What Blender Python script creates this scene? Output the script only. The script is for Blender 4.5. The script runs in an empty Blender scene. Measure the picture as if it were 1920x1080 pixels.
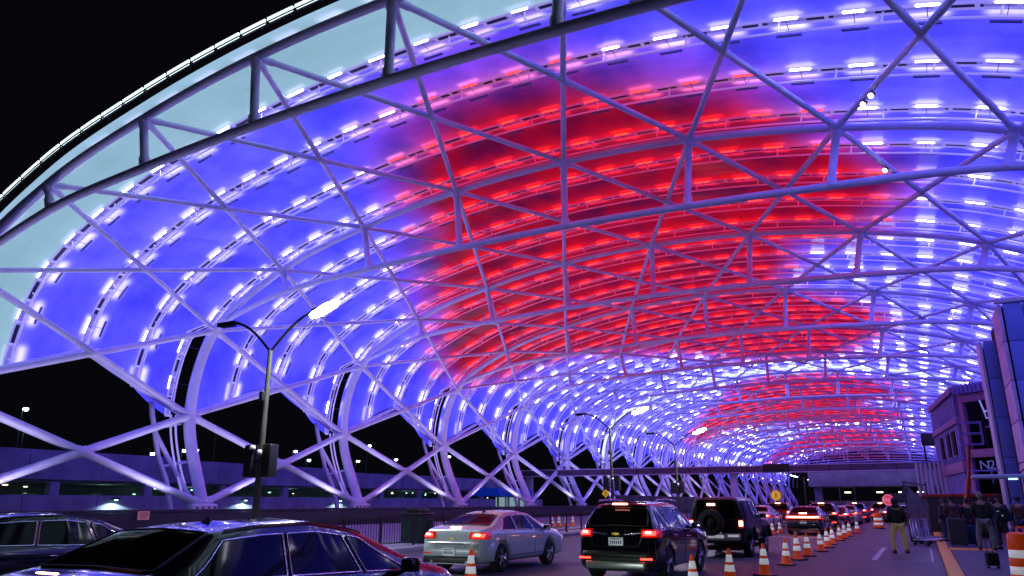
import bpy, bmesh, math, random
import numpy as np
from mathutils import Vector, Matrix
random.seed(7); np.random.seed(7)
PI = math.pi
sc = bpy.context.scene
col = sc.collection

# ------------------------------------------------------------------ materials
def mat(name, base=(.5,.5,.5), rough=.5, metal=0, emit=None, es=0, noise=0, nscale=4, bump=0, coat=0, spec=.5):
    m = bpy.data.materials.new(name); m.use_nodes = True
    nt = m.node_tree; b = nt.nodes['Principled BSDF']
    b.inputs['Base Color'].default_value = (*base, 1)
    b.inputs['Roughness'].default_value = rough
    b.inputs['Metallic'].default_value = metal
    b.inputs['Coat Weight'].default_value = coat
    b.inputs['Coat Roughness'].default_value = .04
    b.inputs['Specular IOR Level'].default_value = spec
    if emit:
        b.inputs['Emission Color'].default_value = (*emit, 1)
        b.inputs['Emission Strength'].default_value = es
    if noise or bump:
        tc = nt.nodes.new('ShaderNodeTexCoord')
        n = nt.nodes.new('ShaderNodeTexNoise'); n.inputs['Scale'].default_value = nscale; n.inputs['Detail'].default_value = 6
        nt.links.new(tc.outputs['Object'], n.inputs['Vector'])
        if noise:
            r = nt.nodes.new('ShaderNodeMapRange')
            r.inputs['From Min'].default_value = .3; r.inputs['From Max'].default_value = .7
            r.inputs['To Min'].default_value = 1 - noise; r.inputs['To Max'].default_value = 1 + noise
            nt.links.new(n.outputs['Fac'], r.inputs['Value'])
            mx = nt.nodes.new('ShaderNodeVectorMath'); mx.operation = 'SCALE'
            mx.inputs[0].default_value = base
            nt.links.new(r.outputs[0], mx.inputs['Scale'])
            nt.links.new(mx.outputs[0], b.inputs['Base Color'])
            r2 = nt.nodes.new('ShaderNodeMapRange')
            r2.inputs['To Min'].default_value = max(0, rough - .12); r2.inputs['To Max'].default_value = min(1, rough + .15)
            nt.links.new(n.outputs['Fac'], r2.inputs['Value']); nt.links.new(r2.outputs[0], b.inputs['Roughness'])
        if bump:
            bp = nt.nodes.new('ShaderNodeBump'); bp.inputs['Strength'].default_value = bump; bp.inputs['Distance'].default_value = .02
            nt.links.new(n.outputs['Fac'], bp.inputs['Height']); nt.links.new(bp.outputs[0], b.inputs['Normal'])
    return m

STEEL = mat('steel_paint', (.68,.66,1.0), .42, noise=.10, nscale=1.3)
STEELD = mat('rib_gap', (.03,.03,.10), .5)
RIBW = mat('rib_paint_glow', (.70,.66,.9), .4, emit=(.5,.45,1), es=.30)  # emission paints the light of the nearby LEDs onto the rails
STRIP = mat('rib_strip_glow', (.35,.32,.6), .5, emit=(.4,.36,1), es=.16)  # strip emission likewise stands in for LED light falling on it
ASPH = mat('asphalt', (.048,.058,.085), .5, noise=.35, nscale=.9, bump=.25)
CONC = mat('concrete', (.30,.27,.38), .8, noise=.22, nscale=.8)
CONCP = mat('paving', (.09,.10,.17), .7, noise=.25, nscale=1.5, bump=.2)
CONCG = mat('garage_concrete', (.46,.36,.62), .8, noise=.25, nscale=.5)
DARKW = mat('dark_barrier', (.035,.03,.05), .6, noise=.3)
YEL = mat('yellow_paint', (1.0,.46,.0), .5, noise=.25, nscale=8)
WHT = mat('road_white', (.55,.55,.58), .6, noise=.3, nscale=6)
BLACK = mat('black_plastic', (.012,.012,.014), .45)
RUB = mat('tyre_rubber', (.015,.015,.016), .75, noise=.2, nscale=20)
RIM = mat('alloy_rim', (.45,.45,.48), .25, .9)
CHR = mat('chrome', (.8,.8,.82), .12, 1)
GLASS = mat('tinted_glass', (.004,.004,.006), .05, spec=.16, noise=0)
PBLACK = mat('black_car_paint', (.006,.006,.010), .16, 0, coat=1, noise=.15, nscale=2)
PBLUE = mat('midnight_car_paint', (.008,.009,.018), .2, 0, coat=1, noise=.15, nscale=2)
PSILV = mat('silver_car_paint', (.64,.71,.80), .3, .1, coat=1)
PRED = mat('red_car_paint', (.14,.008,.012), .2, .2, coat=1)
PGREY = mat('grey_car_paint', (.07,.065,.08), .22, .5, coat=1)
PWHITE = mat('white_car_paint', (.6,.6,.62), .25, 0, coat=1)
SILVERP = mat('silver_trim', (.5,.53,.5), .32, .6)
PLATE = mat('licence_plate_face', (.6,.62,.64), .4, noise=.3, nscale=25, emit=(.7,.8,.85), es=.25)
PLATEB = mat('licence_plate_print', (.08,.10,.30), .5)
TAIL = mat('tail_lamp_lit', (.5,.01,.01), .2, emit=(1,.025,.015), es=11)
TAILH = mat('tail_lamp_core', (.9,.3,.2), .2, emit=(1,.30,.18), es=22)
TAILD = mat('tail_lamp_housing', (.30,.005,.008), .12, emit=(1,.01,.01), es=.35, coat=1)
ORG = mat('cone_orange', (.85,.09,.01), .5, emit=(1,.10,.01), es=.12, noise=.28, nscale=12)
REFL = mat('reflective_white', (.85,.86,.9), .4, emit=(.9,.92,1), es=.28, noise=.28, nscale=14)
LED = mat('led_bar_lit', (.9,.9,1), .3, emit=(.84,.80,1), es=22)
LED2 = mat('led_bar_dimmer', (.9,.9,1), .3, emit=(.80,.72,1), es=7)
LEDR = mat('led_bar_red', (.6,.0,.0), .3, emit=(1,.018,.010), es=6.5)
LAMPW = mat('lamp_lit', (1,1,1), .3, emit=(.86,.95,1), es=60)
LAMPG = mat('yard_lamp_lit', (1,1,1), .3, emit=(.62,.85,1), es=22)
GALV = mat('galvanised', (.055,.058,.045), .7, .0, noise=.2)
GREENL = mat('garage_lamp_lit', (1,1,1), .3, emit=(.4,1,.72), es=5)
ORL = mat('marker_lit', (1,1,1), .3, emit=(1,.9,.6), es=4)
DKIN = mat('dark_interior', (.008,.010,.014), .9)
def road_detail(m):
    nt = m.node_tree; b = nt.nodes['Principled BSDF']; src = b.inputs['Base Color'].links[0].from_socket
    tc = nt.nodes.new('ShaderNodeTexCoord')
    def mathn(op, a, b_):
        n = nt.nodes.new('ShaderNodeMath'); n.operation = op
        for i, v in enumerate((a, b_)):
            if isinstance(v, (int, float)): n.inputs[i].default_value = v
            else: nt.links.new(v, n.inputs[i])
        return n.outputs[0]
    vo = nt.nodes.new('ShaderNodeTexVoronoi'); vo.feature = 'DISTANCE_TO_EDGE'; vo.inputs['Scale'].default_value = .22
    ds = nt.nodes.new('ShaderNodeTexNoise'); ds.inputs['Scale'].default_value = .8; ds.inputs['Detail'].default_value = 5
    nt.links.new(tc.outputs['Object'], ds.inputs['Vector'])
    av = nt.nodes.new('ShaderNodeVectorMath'); av.operation = 'MULTIPLY_ADD'; nt.links.new(ds.outputs['Color'], av.inputs[0]); av.inputs[1].default_value = (1.2,1.2,1.2); nt.links.new(tc.outputs['Object'], av.inputs[2])
    nt.links.new(av.outputs[0], vo.inputs['Vector'])
    crack = mathn('MINIMUM', mathn('ADD', mathn('MULTIPLY', vo.outputs['Distance'], 40), .35), 1)
    st = nt.nodes.new('ShaderNodeTexNoise'); st.inputs['Scale'].default_value = .28; st.inputs['Detail'].default_value = 7; st.inputs['Roughness'].default_value = .7
    mp = nt.nodes.new('ShaderNodeMapping'); mp.inputs['Scale'].default_value = (1.6,.35,1); nt.links.new(tc.outputs['Object'], mp.inputs[0]); nt.links.new(mp.outputs[0], st.inputs['Vector'])
    stain = mathn('ADD', mathn('MULTIPLY', st.outputs['Fac'], 1.7), .15)
    f = mathn('MULTIPLY', crack, stain)
    sc_ = nt.nodes.new('ShaderNodeVectorMath'); sc_.operation = 'SCALE'; nt.links.new(src, sc_.inputs[0]); nt.links.new(f, sc_.inputs['Scale'])
    nt.links.new(sc_.outputs[0], b.inputs['Base Color'])
road_detail(ASPH)
def skin_material():
    m = bpy.data.materials.new('membrane'); m.use_nodes = True
    nt = m.node_tree; N = nt.nodes; Lk = nt.links
    N.clear()
    out = N.new('ShaderNodeOutputMaterial'); uv = N.new('ShaderNodeUVMap'); uv.uv_map = 'UVMap'
    sep = N.new('ShaderNodeSeparateXYZ'); Lk.new(uv.outputs[0], sep.inputs[0])
    at = N.new('ShaderNodeAttribute'); at.attribute_name = 'zone'
    zs = N.new('ShaderNodeSeparateXYZ'); Lk.new(at.outputs['Vector'], zs.inputs[0])
    def M(op, a, b=None, c=None):
        n = N.new('ShaderNodeMath'); n.operation = op
        for i, v in enumerate((a, b, c)):
            if v is None: continue
            if isinstance(v, (int, float)): n.inputs[i].default_value = v
            else: Lk.new(v, n.inputs[i])
        return n.outputs[0]
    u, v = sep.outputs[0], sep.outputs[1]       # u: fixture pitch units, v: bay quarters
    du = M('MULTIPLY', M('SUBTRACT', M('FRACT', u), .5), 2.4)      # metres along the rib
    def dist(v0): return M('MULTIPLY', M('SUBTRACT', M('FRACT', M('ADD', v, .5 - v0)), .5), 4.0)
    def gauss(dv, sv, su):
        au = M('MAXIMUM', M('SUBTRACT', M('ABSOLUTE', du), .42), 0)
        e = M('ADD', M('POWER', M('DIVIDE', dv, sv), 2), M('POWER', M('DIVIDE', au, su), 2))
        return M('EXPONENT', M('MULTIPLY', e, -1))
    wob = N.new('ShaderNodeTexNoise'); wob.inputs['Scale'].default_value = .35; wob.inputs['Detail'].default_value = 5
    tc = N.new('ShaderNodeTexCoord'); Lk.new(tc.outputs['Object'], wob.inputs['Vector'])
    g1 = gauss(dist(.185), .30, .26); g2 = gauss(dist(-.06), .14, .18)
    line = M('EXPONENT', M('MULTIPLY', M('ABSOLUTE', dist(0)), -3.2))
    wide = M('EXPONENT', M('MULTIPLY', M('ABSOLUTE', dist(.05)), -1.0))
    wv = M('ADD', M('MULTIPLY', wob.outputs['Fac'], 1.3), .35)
    halo = M('MULTIPLY', M('ADD', M('MULTIPLY', g1, .95), M('ADD', M('MULTIPLY', g2, .5), M('ADD', M('MULTIPLY', line, .12), M('MULTIPLY', wide, .03)))), wv)  # LED glow pools painted into the membrane emission around each fixture
    def mixc(f, a, b):
        n = N.new('ShaderNodeMix'); n.data_type = 'RGBA'
        Lk.new(f, n.inputs[0])
        for i, c in ((6, a), (7, b)):
            if isinstance(c, tuple): n.inputs[i].default_value = (*c, 1)
            else: Lk.new(c, n.inputs[i])
        return n.outputs[2]
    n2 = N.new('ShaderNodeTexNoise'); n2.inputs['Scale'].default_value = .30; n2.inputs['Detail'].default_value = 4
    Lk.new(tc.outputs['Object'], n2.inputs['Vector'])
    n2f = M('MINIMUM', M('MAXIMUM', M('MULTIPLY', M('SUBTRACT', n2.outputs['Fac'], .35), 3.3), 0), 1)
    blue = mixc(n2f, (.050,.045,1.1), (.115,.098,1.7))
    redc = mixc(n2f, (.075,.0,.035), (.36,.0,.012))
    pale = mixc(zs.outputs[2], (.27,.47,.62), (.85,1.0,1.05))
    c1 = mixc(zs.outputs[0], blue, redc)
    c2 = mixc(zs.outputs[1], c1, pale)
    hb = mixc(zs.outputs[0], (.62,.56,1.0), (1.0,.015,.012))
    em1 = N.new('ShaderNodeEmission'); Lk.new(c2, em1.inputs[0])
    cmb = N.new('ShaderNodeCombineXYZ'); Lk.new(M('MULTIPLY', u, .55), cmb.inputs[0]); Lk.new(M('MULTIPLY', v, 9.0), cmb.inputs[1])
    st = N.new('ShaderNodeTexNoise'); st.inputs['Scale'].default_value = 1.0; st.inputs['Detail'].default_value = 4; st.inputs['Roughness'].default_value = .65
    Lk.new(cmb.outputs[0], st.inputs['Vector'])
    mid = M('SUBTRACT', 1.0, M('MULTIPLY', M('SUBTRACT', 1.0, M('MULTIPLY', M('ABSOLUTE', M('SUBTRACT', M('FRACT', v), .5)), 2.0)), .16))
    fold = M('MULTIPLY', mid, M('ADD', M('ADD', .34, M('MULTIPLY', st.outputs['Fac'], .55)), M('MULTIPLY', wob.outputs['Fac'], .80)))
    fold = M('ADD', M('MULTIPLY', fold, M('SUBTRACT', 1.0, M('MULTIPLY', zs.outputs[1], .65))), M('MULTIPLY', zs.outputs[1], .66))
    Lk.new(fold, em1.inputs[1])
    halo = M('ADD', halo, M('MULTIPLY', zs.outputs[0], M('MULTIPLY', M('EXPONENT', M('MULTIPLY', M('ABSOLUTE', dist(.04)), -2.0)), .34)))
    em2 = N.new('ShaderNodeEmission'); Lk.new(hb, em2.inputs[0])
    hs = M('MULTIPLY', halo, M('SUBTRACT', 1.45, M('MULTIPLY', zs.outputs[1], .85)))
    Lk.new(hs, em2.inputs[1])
    add = N.new('ShaderNodeAddShader'); Lk.new(em1.outputs[0], add.inputs[0]); Lk.new(em2.outputs[0], add.inputs[1])
    gl = N.new('ShaderNodeBsdfPrincipled'); gl.inputs['Specular IOR Level'].default_value = .1; gl.inputs['Base Color'].default_value = (.01,.01,.02,1); gl.inputs['Roughness'].default_value = .3
    add2 = N.new('ShaderNodeAddShader'); Lk.new(add.outputs[0], add2.inputs[0]); Lk.new(gl.outputs[0], add2.inputs[1])
    Lk.new(add2.outputs[0], out.inputs[0])
    return m
SKIN = skin_material()

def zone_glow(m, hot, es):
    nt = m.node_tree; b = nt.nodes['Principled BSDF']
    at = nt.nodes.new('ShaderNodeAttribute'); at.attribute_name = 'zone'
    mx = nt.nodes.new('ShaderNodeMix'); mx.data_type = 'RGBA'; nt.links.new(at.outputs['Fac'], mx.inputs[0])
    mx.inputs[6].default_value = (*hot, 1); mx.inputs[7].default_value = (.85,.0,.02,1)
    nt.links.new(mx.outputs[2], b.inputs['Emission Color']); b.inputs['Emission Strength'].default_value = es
zone_glow(RIBW, (.42,.36,1), .42); zone_glow(STRIP, (.30,.26,1), .30)  # painted LED glow on rails and strips
def add_zone(me):
    n = len(me.vertices); co = np.zeros(n*3); me.vertices.foreach_get('co', co); co = co.reshape(-1,3)
    out = np.zeros(n); st = TP[::5]; ts = TS[::5]; cache = {}
    for i in range(n):
        key = (round(co[i,0],1), round(co[i,1],0), round(co[i,2],1))
        if key not in cache:
            j = int(np.argmin((st[:,0]-co[i,0])**2 + (st[:,1]-co[i,2])**2)); cache[key] = redness(float(ts[j]), float((co[i,1]-YA)/M) + .02)
        out[i] = cache[key]
    at = me.attributes.new('zone', 'FLOAT', 'POINT'); at.data.foreach_set('value', out)
# ------------------------------------------------------------------ mesh helpers
class MB:
    def __init__(s): s.v = []; s.f = []; s.mi = []; s.sm = []
    def add(s, vs, fs, mi=0, smooth=False):
        o = len(s.v); s.v += [tuple(p) for p in vs]
        for f in fs: s.f.append(tuple(i + o for i in f)); s.mi.append(mi); s.sm.append(smooth)
    def box(s, c, d, rz=0, mi=0, rx=0, ry=0):
        R = Matrix.Rotation(rz,3,'Z') @ Matrix.Rotation(ry,3,'Y') @ Matrix.Rotation(rx,3,'X')
        vs = []
        for x in (-.5,.5):
            for y in (-.5,.5):
                for z in (-.5,.5): vs.append(tuple(Vector(c) + R @ Vector((x*d[0], y*d[1], z*d[2]))))
        s.add(vs, [(0,1,3,2),(4,6,7,5),(0,4,5,1),(2,3,7,6),(0,2,6,4),(1,5,7,3)], mi)
    def rbox(s, c, d, b, mi=0, rz=0, seg=2):
        bm = bmesh.new(); bmesh.ops.create_cube(bm, size=1)
        for v in bm.verts: v.co = Vector((v.co.x*d[0], v.co.y*d[1], v.co.z*d[2]))
        bmesh.ops.bevel(bm, geom=list(bm.edges), offset=b, segments=seg, affect='EDGES', profile=.6)
        R = Matrix.Rotation(rz,3,'Z')
        s.add([tuple(Vector(c) + R @ v.co) for v in bm.verts], [[v.index for v in f.verts] for f in bm.faces], mi, True) if False else None
        bm.verts.index_update()
        s.add([tuple(Vector(c) + R @ v.co) for v in bm.verts], [[v.index for v in f.verts] for f in bm.faces], mi, True)
        bm.free()
    def tube(s, pts, r, n=10, mi=0, cap=True):
        pts = [Vector(p) for p in pts]; rs = r if isinstance(r, (list, tuple, np.ndarray)) else [r]*len(pts)
        rings = []; prev = None
        for i, p in enumerate(pts):
            t = (pts[min(i+1,len(pts)-1)] - pts[max(i-1,0)]).normalized()
            if prev is None:
                a = Vector((0,0,1)) if abs(t.z) < .9 else Vector((0,1,0))
                x = t.cross(a).normalized()
            else: x = (prev - t*prev.dot(t)).normalized()
            prev = x; y = t.cross(x)
            rings.append([p + (x*math.cos(2*PI*k/n) + y*math.sin(2*PI*k/n))*rs[i] for k in range(n)])
        vs = [q for rg in rings for q in rg]; fs = []
        for i in range(len(pts)-1):
            for k in range(n):
                fs.append((i*n+k, i*n+(k+1)%n, (i+1)*n+(k+1)%n, (i+1)*n+k))
        s.add(vs, fs, mi, True)
        if cap:
            s.add(rings[0], [tuple(reversed(range(n)))], mi); s.add(rings[-1], [tuple(range(n))], mi)
    def lathe(s, prof, n=20, c=(0,0,0), axis='z', mi=0):
        vs = []
        for r, z in prof:
            for k in range(n):
                a = 2*PI*k/n
                p = (r*math.cos(a), r*math.sin(a), z) if axis == 'z' else (z, r*math.cos(a), r*math.sin(a))
                vs.append((p[0]+c[0], p[1]+c[1], p[2]+c[2]))
        fs = [(i*n+k, i*n+(k+1)%n, (i+1)*n+(k+1)%n, (i+1)*n+k) for i in range(len(prof)-1) for k in range(n)]
        s.add(vs, fs, mi, True)
    def quad(s, a, b, c, d, mi=0): s.add([a,b,c,d], [(0,1,2,3)], mi)
    def grid(s, P, mi=0, smooth=True, closed=False):
        nu, nv = len(P), len(P[0]); vs = [p for row in P for p in row]; fs = []
        for i in range(nu-1):
            for j in range(nv-1 if not closed else nv):
                fs.append((i*nv+j, i*nv+(j+1)%nv, (i+1)*nv+(j+1)%nv, (i+1)*nv+j))
        s.add(vs, fs, mi, smooth)
    def mesh(s, name, mats):
        me = bpy.data.meshes.new(name); me.from_pydata(s.v, [], s.f)
        for m in (mats if isinstance(mats, (list, tuple)) else [mats]): me.materials.append(m)
        me.polygons.foreach_set('material_index', s.mi); me.polygons.foreach_set('use_smooth', s.sm)
        me.update(); return me
    def build(s, name, mats, parent=None, fix=True):
        me = s.mesh(name, mats)
        if fix:
            bm = bmesh.new(); bm.from_mesh(me); bmesh.ops.recalc_face_normals(bm, faces=bm.faces); bm.to_mesh(me); bm.free()
        return link(bpy.data.objects.new(name, me), parent)
def link(o, parent=None):
    col.objects.link(o)
    if parent: o.parent = parent
    return o
def empty(name, loc=(0,0,0), rz=0):
    o = link(bpy.data.objects.new(name, None)); o.location = loc; o.rotation_euler = (0,0,rz); o.empty_display_size = .2; return o
def tag(o, label=None, cat=None, group=None, kind=None):
    if label: o['label'] = label
    if cat: o['category'] = cat
    if group: o['group'] = group
    if kind: o['kind'] = kind
    return o
def copy_tree(o, parent=None):
    c = o.copy(); col.objects.link(c); c.parent = parent
    for ch in list(o.children):
        if ch.type != 'LIGHT': copy_tree(ch, c)
    return c

# ------------------------------------------------------------------ canopy geometry
M = 16.0; EYE = 1.65
HS = {-2:1.648,-1:1.785,0:1.686,1:1.312,2:.885,3:.446,4:0}
ZS = {-2:-.006,-1:.362,0:.728,1:.953,2:1.070,3:1.138,4:1.159}
BZ = {1:.857,2:.894,3:.914,4:.922}; BH = {1:1.278,2:.847,3:.426,4:0}
XC = -.963*M; YA = 1.2011*M
def node2(s):
    m = s if s <= 4 else 8 - s
    return np.array([XC + (-HS[m] if s <= 4 else HS[m])*M, ZS[m]*M + EYE])
def bnode2(s):
    m = s if s <= 4 else 8 - s
    return np.array([XC + (-BH[m] if s <= 4 else BH[m])*M, BZ[m]*M + EYE])
ctrl = np.array([node2(s) for s in range(-2, 11)])
def cr(P, i, t):
    p0,p1,p2,p3 = P[i:i+4]
    return .5*((2*p1)+(-p0+p2)*t+(2*p0-5*p1+4*p2-p3)*t*t+(-p0+3*p1-3*p2+p3)*t**3)
ext = np.vstack([2*ctrl[0]-ctrl[1], ctrl, 2*ctrl[-1]-ctrl[-2]])
TS = np.arange(-2, 10.001, .02)
TP = np.array([cr(ext, min(int(s+2), 11), (s+2)-min(int(s+2), 11)) for s in TS])
TT = np.gradient(TP, axis=0); TT /= np.linalg.norm(TT, axis=1)[:,None]
TN = np.stack([-TT[:,1], TT[:,0]], 1)
TA = np.concatenate([[0], np.cumsum(np.linalg.norm(np.diff(TP, axis=0), axis=1))])
def prof(s, off=0):
    x = np.interp(s, TS, TP[:,0]); z = np.interp(s, TS, TP[:,1])
    nx = np.interp(s, TS, TN[:,0]); nz = np.interp(s, TS, TN[:,1])
    return np.array([x + nx*off, z + nz*off])
def arc(s): return float(np.interp(s, TS, TA))
def s_at(a): return float(np.interp(a, TA, TS))
def P3(s, t, off=0):
    p = prof(s, off); return (float(p[0]), YA + t*M, float(p[1]))
def N3(s, t): p = node2(s); return (float(p[0]), YA + t*M, float(p[1]))
def B3(s, t, dz=0): p = bnode2(s); return (float(p[0]), YA + t*M, float(p[1]) + dz)
def sb(t):
    f = t - math.floor(t); return -1 + min(f, 1-f)
RED = [(4.45,.56),(4.08,.51),(3.51,.52),(3.08,.65),(2.76,.77),(2.45,.98),(2.22,1.28),(1.87,1.5),(1.27,1.94),(.63,2.42),(.16,2.83),(.1,3.1),(.3,3.5),(.75,3.65),(1.49,3.91),(1.96,4.29),(2.78,4.84),(3.51,5.36),(4.42,5.59),(5.0,5.4),(5.44,5.03),(5.83,4.54),(6.06,3.95),(5.68,3.56),(5.05,3.30),(4.95,3.0),(5.1,2.83),(5.31,2.36),(5.9,2.2),(6.2,1.91),(6.38,1.56),(5.92,1.19),(5.71,1.03),(5.39,.8),(4.98,.72)]
RP = np.array(RED); RPA = np.roll(RP, 1, axis=0)
def redness(s, t):
    tt = t % 6.0 if t < 18 else 99
    t = (math.floor(t*4 - .02) + .5)/4
    if t >= 6: tt = (t % 6) ; 
    x, y = s, tt
    A_, B_ = RPA, RP
    c_ = ((A_[:,1] > y) != (B_[:,1] > y)) & (x < (B_[:,0]-A_[:,0])*(y-A_[:,1])/np.where(B_[:,1]==A_[:,1], 1e-9, B_[:,1]-A_[:,1]) + A_[:,0])
    inside = bool(c_.sum() % 2)
    ab = B_-A_; q = np.clip(((x-A_[:,0])*ab[:,0] + (y-A_[:,1])*ab[:,1])/(ab**2).sum(1), 0, 1)
    dm = float(np.sqrt(((x-A_[:,0]-ab[:,0]*q)**2 + (y-A_[:,1]-ab[:,1]*q)**2)).min())
    d = dm if inside else -dm
    q = min(1, max(0, .62 + d/.62)); return q*q*(3-2*q)

canopy = empty('entrance_canopy', (XC, YA, 0))
tag(canopy, 'giant arched roof canopy of white steel tubes under glowing blue and red translucent membrane', 'canopy')
off0 = Vector((XC, YA, 0))
def cbuild(mb, name, mats, parent=None, fix=True):
    o = mb.build(name, mats, parent or canopy, fix)
    if parent is None or parent is canopy: o.location = -off0
    return o
NB = 18
def rad(s):
    q = s if s <= 4 else 8 - s
    return float(np.interp(q, [-2,-1,0,1,1.6], [.40,.39,.32,.23,.20]))
ss = np.arange(-2, 10.01, .125)
for k in range(NB+1):
    mb = MB(); mb.tube([P3(s, k) for s in ss], [rad(s) for s in ss], 12)
    tr = cbuild(mb, 'arch_truss', STEEL)
    dz = .25 if k == 0 else (-.1 if k in (1,2) else 0)
    # bottom chord
    pts = [prof(-.05, -.05), prof(.15, -.16)] + [bnode2(s) - (0, .6*0) for s in range(1, 8)] + [prof(7.85, -.16), prof(8.05, -.05)]
    E2 = np.vstack([2*pts[0]-pts[1], pts, 2*pts[-1]-pts[-2]])
    cp = []
    for i in range(len(pts)-1):
        for t in np.arange(0, 1, .2): cp.append(cr(E2, i, t))
    cp.append(pts[-1])
    mb = MB(); mb.tube([(p[0], YA+k*M, p[1]+dz*min(1,max(0,(p[1]-15)/1.2))) for p in cp], .19 if k else .21, 10)
    mb.build('bottom_chord', STEEL, tr)
    for s in range(1, 8):
        mb = MB(); a_, b_ = Vector(N3(s,k)), Vector(B3(s,k,dz)); d_ = (b_-a_); u_ = d_.normalized()
        mb.tube([a_, a_+u_*.45, a_+u_*.46, b_-u_*.46, b_-u_*.45, b_], [.24,.24,.19,.19,.24,.24], 12); mb.build('post', STEEL, tr)
    for sgn in (0, 1):
        def fl(p):
            return p if not sgn else (2*XC - p[0], p[1], p[2])
        y = YA + k*M
        mb = MB()
        st = [fl(q) for q in ((-44.9,y-2.4,8.2),(-44.75,y-2.35,7.3),(-44.4,y-2.3,6.4),(-43.9,y-2.15,4.6),(-43.1,y-1.9,3.0),(-42.6,y-1.7,1.2))]
        mb.tube(st, .17, 8)
        mb.tube([fl(q) for q in ((-44.3,y-2.25,6.1),(-43.4,y-1.3,3.9),(-42.2,y-.3,1.6))], .15, 8)
        mb.build('back_strut', STEEL, tr)
        mb = MB()
        mb.tube([fl((-44.35,y-2.25,6.4)), fl((-44.5,y-.2,6.9))], .09, 8)
        mb.build('strut_tie', STEEL, tr); mb = MB()
        mb.tube([fl((-43.6,y-2.1,3.9)), fl((-43.4,y-.2,4.3))], .09, 8)
        mb.build('strut_tie', STEEL, tr)
        # rail loop that carries on down past the skin
        for q in ((-1.05 if True else 0),):
            mb = MB(); lo = np.arange(-1.9, -.9, .1)
            for dy in (-1.15, -.75):
                pp = [prof(s if not sgn else 8-s, .45) for s in lo]
                mb.tube([(p[0], y+dy + (0 if s > -1.6 else .5*(-1.6-s)), p[1]) for p, s in zip(pp, lo)], .07, 6)
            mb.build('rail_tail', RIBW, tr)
        # foot: fan plate, bolt bosses and concrete pier
        fx = prof(-2)[0] if not sgn else prof(10)[0]
        mb = MB(); mb.rbox((fx, y, 1.25), (.8,2.0,.7), .12); mb.box((fx, y, .85), (1.1,2.4,.14))
        for b in (-.7,-.25,.25,.7): mb.lathe([(0,-.46),(.07,-.46),(.07,.46),(0,.46)], 8, (fx, y+b, 1.35), 'x', 1)
        mb.build('foot_plate', [STEEL, BLACK], tr)
        mb = MB(); mb.rbox((fx, y, .4), (1.5,2.8,.8), .06); mb.build('pier', CONC, tr)
# diagrid braces
for k in range(NB):
    bay = MB(); bay.tube([P3(-2+.001, k+.5, 0)]*1 + [P3(-2+.001, k+.501, 0)], .01, 4)
    first = None
    for s in range(-2, 10):
        for a, b in (((s,k),(s+1,k+1)), ((s,k+1),(s+1,k))):
            q = s if s <= 3 else 7 - s
            r = .25 if q < -1 else (.20 if q < 0 else .145)
            mb = MB(); a_, b_ = Vector(N3(*a)), Vector(N3(*b)); d_ = (b_-a_); u_ = d_.normalized(); ln_ = d_.length; c_ = (a_+b_)/2
            mb.tube([a_, a_+u_*.75, a_+u_*.77, c_-u_*.32, c_-u_*.30, c_+u_*.30, c_+u_*.32, b_-u_*.77, b_-u_*.75, b_], [r*1.22,r*1.22,r,r,r*1.2,r*1.2,r,r,r*1.22,r*1.22], 8)
            if first is None: first = cbuild(mb, 'diagonal_brace_bay', STEEL)
            else: mb.build('brace', STEEL, first)
    # skin edge frame along the zigzag
    for side in (0, 1):
        mb = MB()
        for (t0, t1) in ((0,.5),(.5,1)):
            pts = []
            for q in np.linspace(0, 1, 5):
                t = t0 + (t1-t0)*q; s = sb(k+t) if 0 < t < 1 else -1
                pts.append(P3(s if not side else 8-s, k+t, .55))
            mb.tube(pts, .16, 8)
        mb.build('edge_frame', STEEL, first)
# membrane
def zone(s, t):
    seg = int(t // 6 + 1e-6) if t < 18 else 2
    r = redness(s, t); f = t - 6*seg
    p = 1.0 if f < .2505 else 0.0
    w = 0.0 if seg == 0 else 1.0
    return r if p == 0 else 0.0, p, w
def gapw(s): return .075*min(1, max(0, -s/.12 if s < 4 else (s-8)/.12))
PITCH = 2.4
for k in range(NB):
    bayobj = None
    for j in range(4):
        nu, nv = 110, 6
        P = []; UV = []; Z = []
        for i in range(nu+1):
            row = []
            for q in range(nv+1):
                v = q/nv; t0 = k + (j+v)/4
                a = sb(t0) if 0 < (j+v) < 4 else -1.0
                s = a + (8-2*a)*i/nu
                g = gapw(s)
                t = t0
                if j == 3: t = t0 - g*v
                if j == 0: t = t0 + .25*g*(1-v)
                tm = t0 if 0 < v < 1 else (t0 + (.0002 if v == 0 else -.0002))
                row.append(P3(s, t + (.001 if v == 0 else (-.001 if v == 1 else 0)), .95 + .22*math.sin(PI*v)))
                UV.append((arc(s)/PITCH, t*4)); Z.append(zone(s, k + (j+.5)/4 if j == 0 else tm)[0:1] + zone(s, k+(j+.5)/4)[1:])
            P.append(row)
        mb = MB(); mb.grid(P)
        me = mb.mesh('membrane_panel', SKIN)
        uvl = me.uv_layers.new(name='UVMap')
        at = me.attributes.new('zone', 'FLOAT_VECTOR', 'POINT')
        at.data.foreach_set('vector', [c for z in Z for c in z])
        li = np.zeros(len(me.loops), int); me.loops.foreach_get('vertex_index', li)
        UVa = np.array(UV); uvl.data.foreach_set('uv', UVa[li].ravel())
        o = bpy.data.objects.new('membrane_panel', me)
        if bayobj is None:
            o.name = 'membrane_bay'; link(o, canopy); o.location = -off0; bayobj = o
        else: link(o, bayobj)
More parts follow.
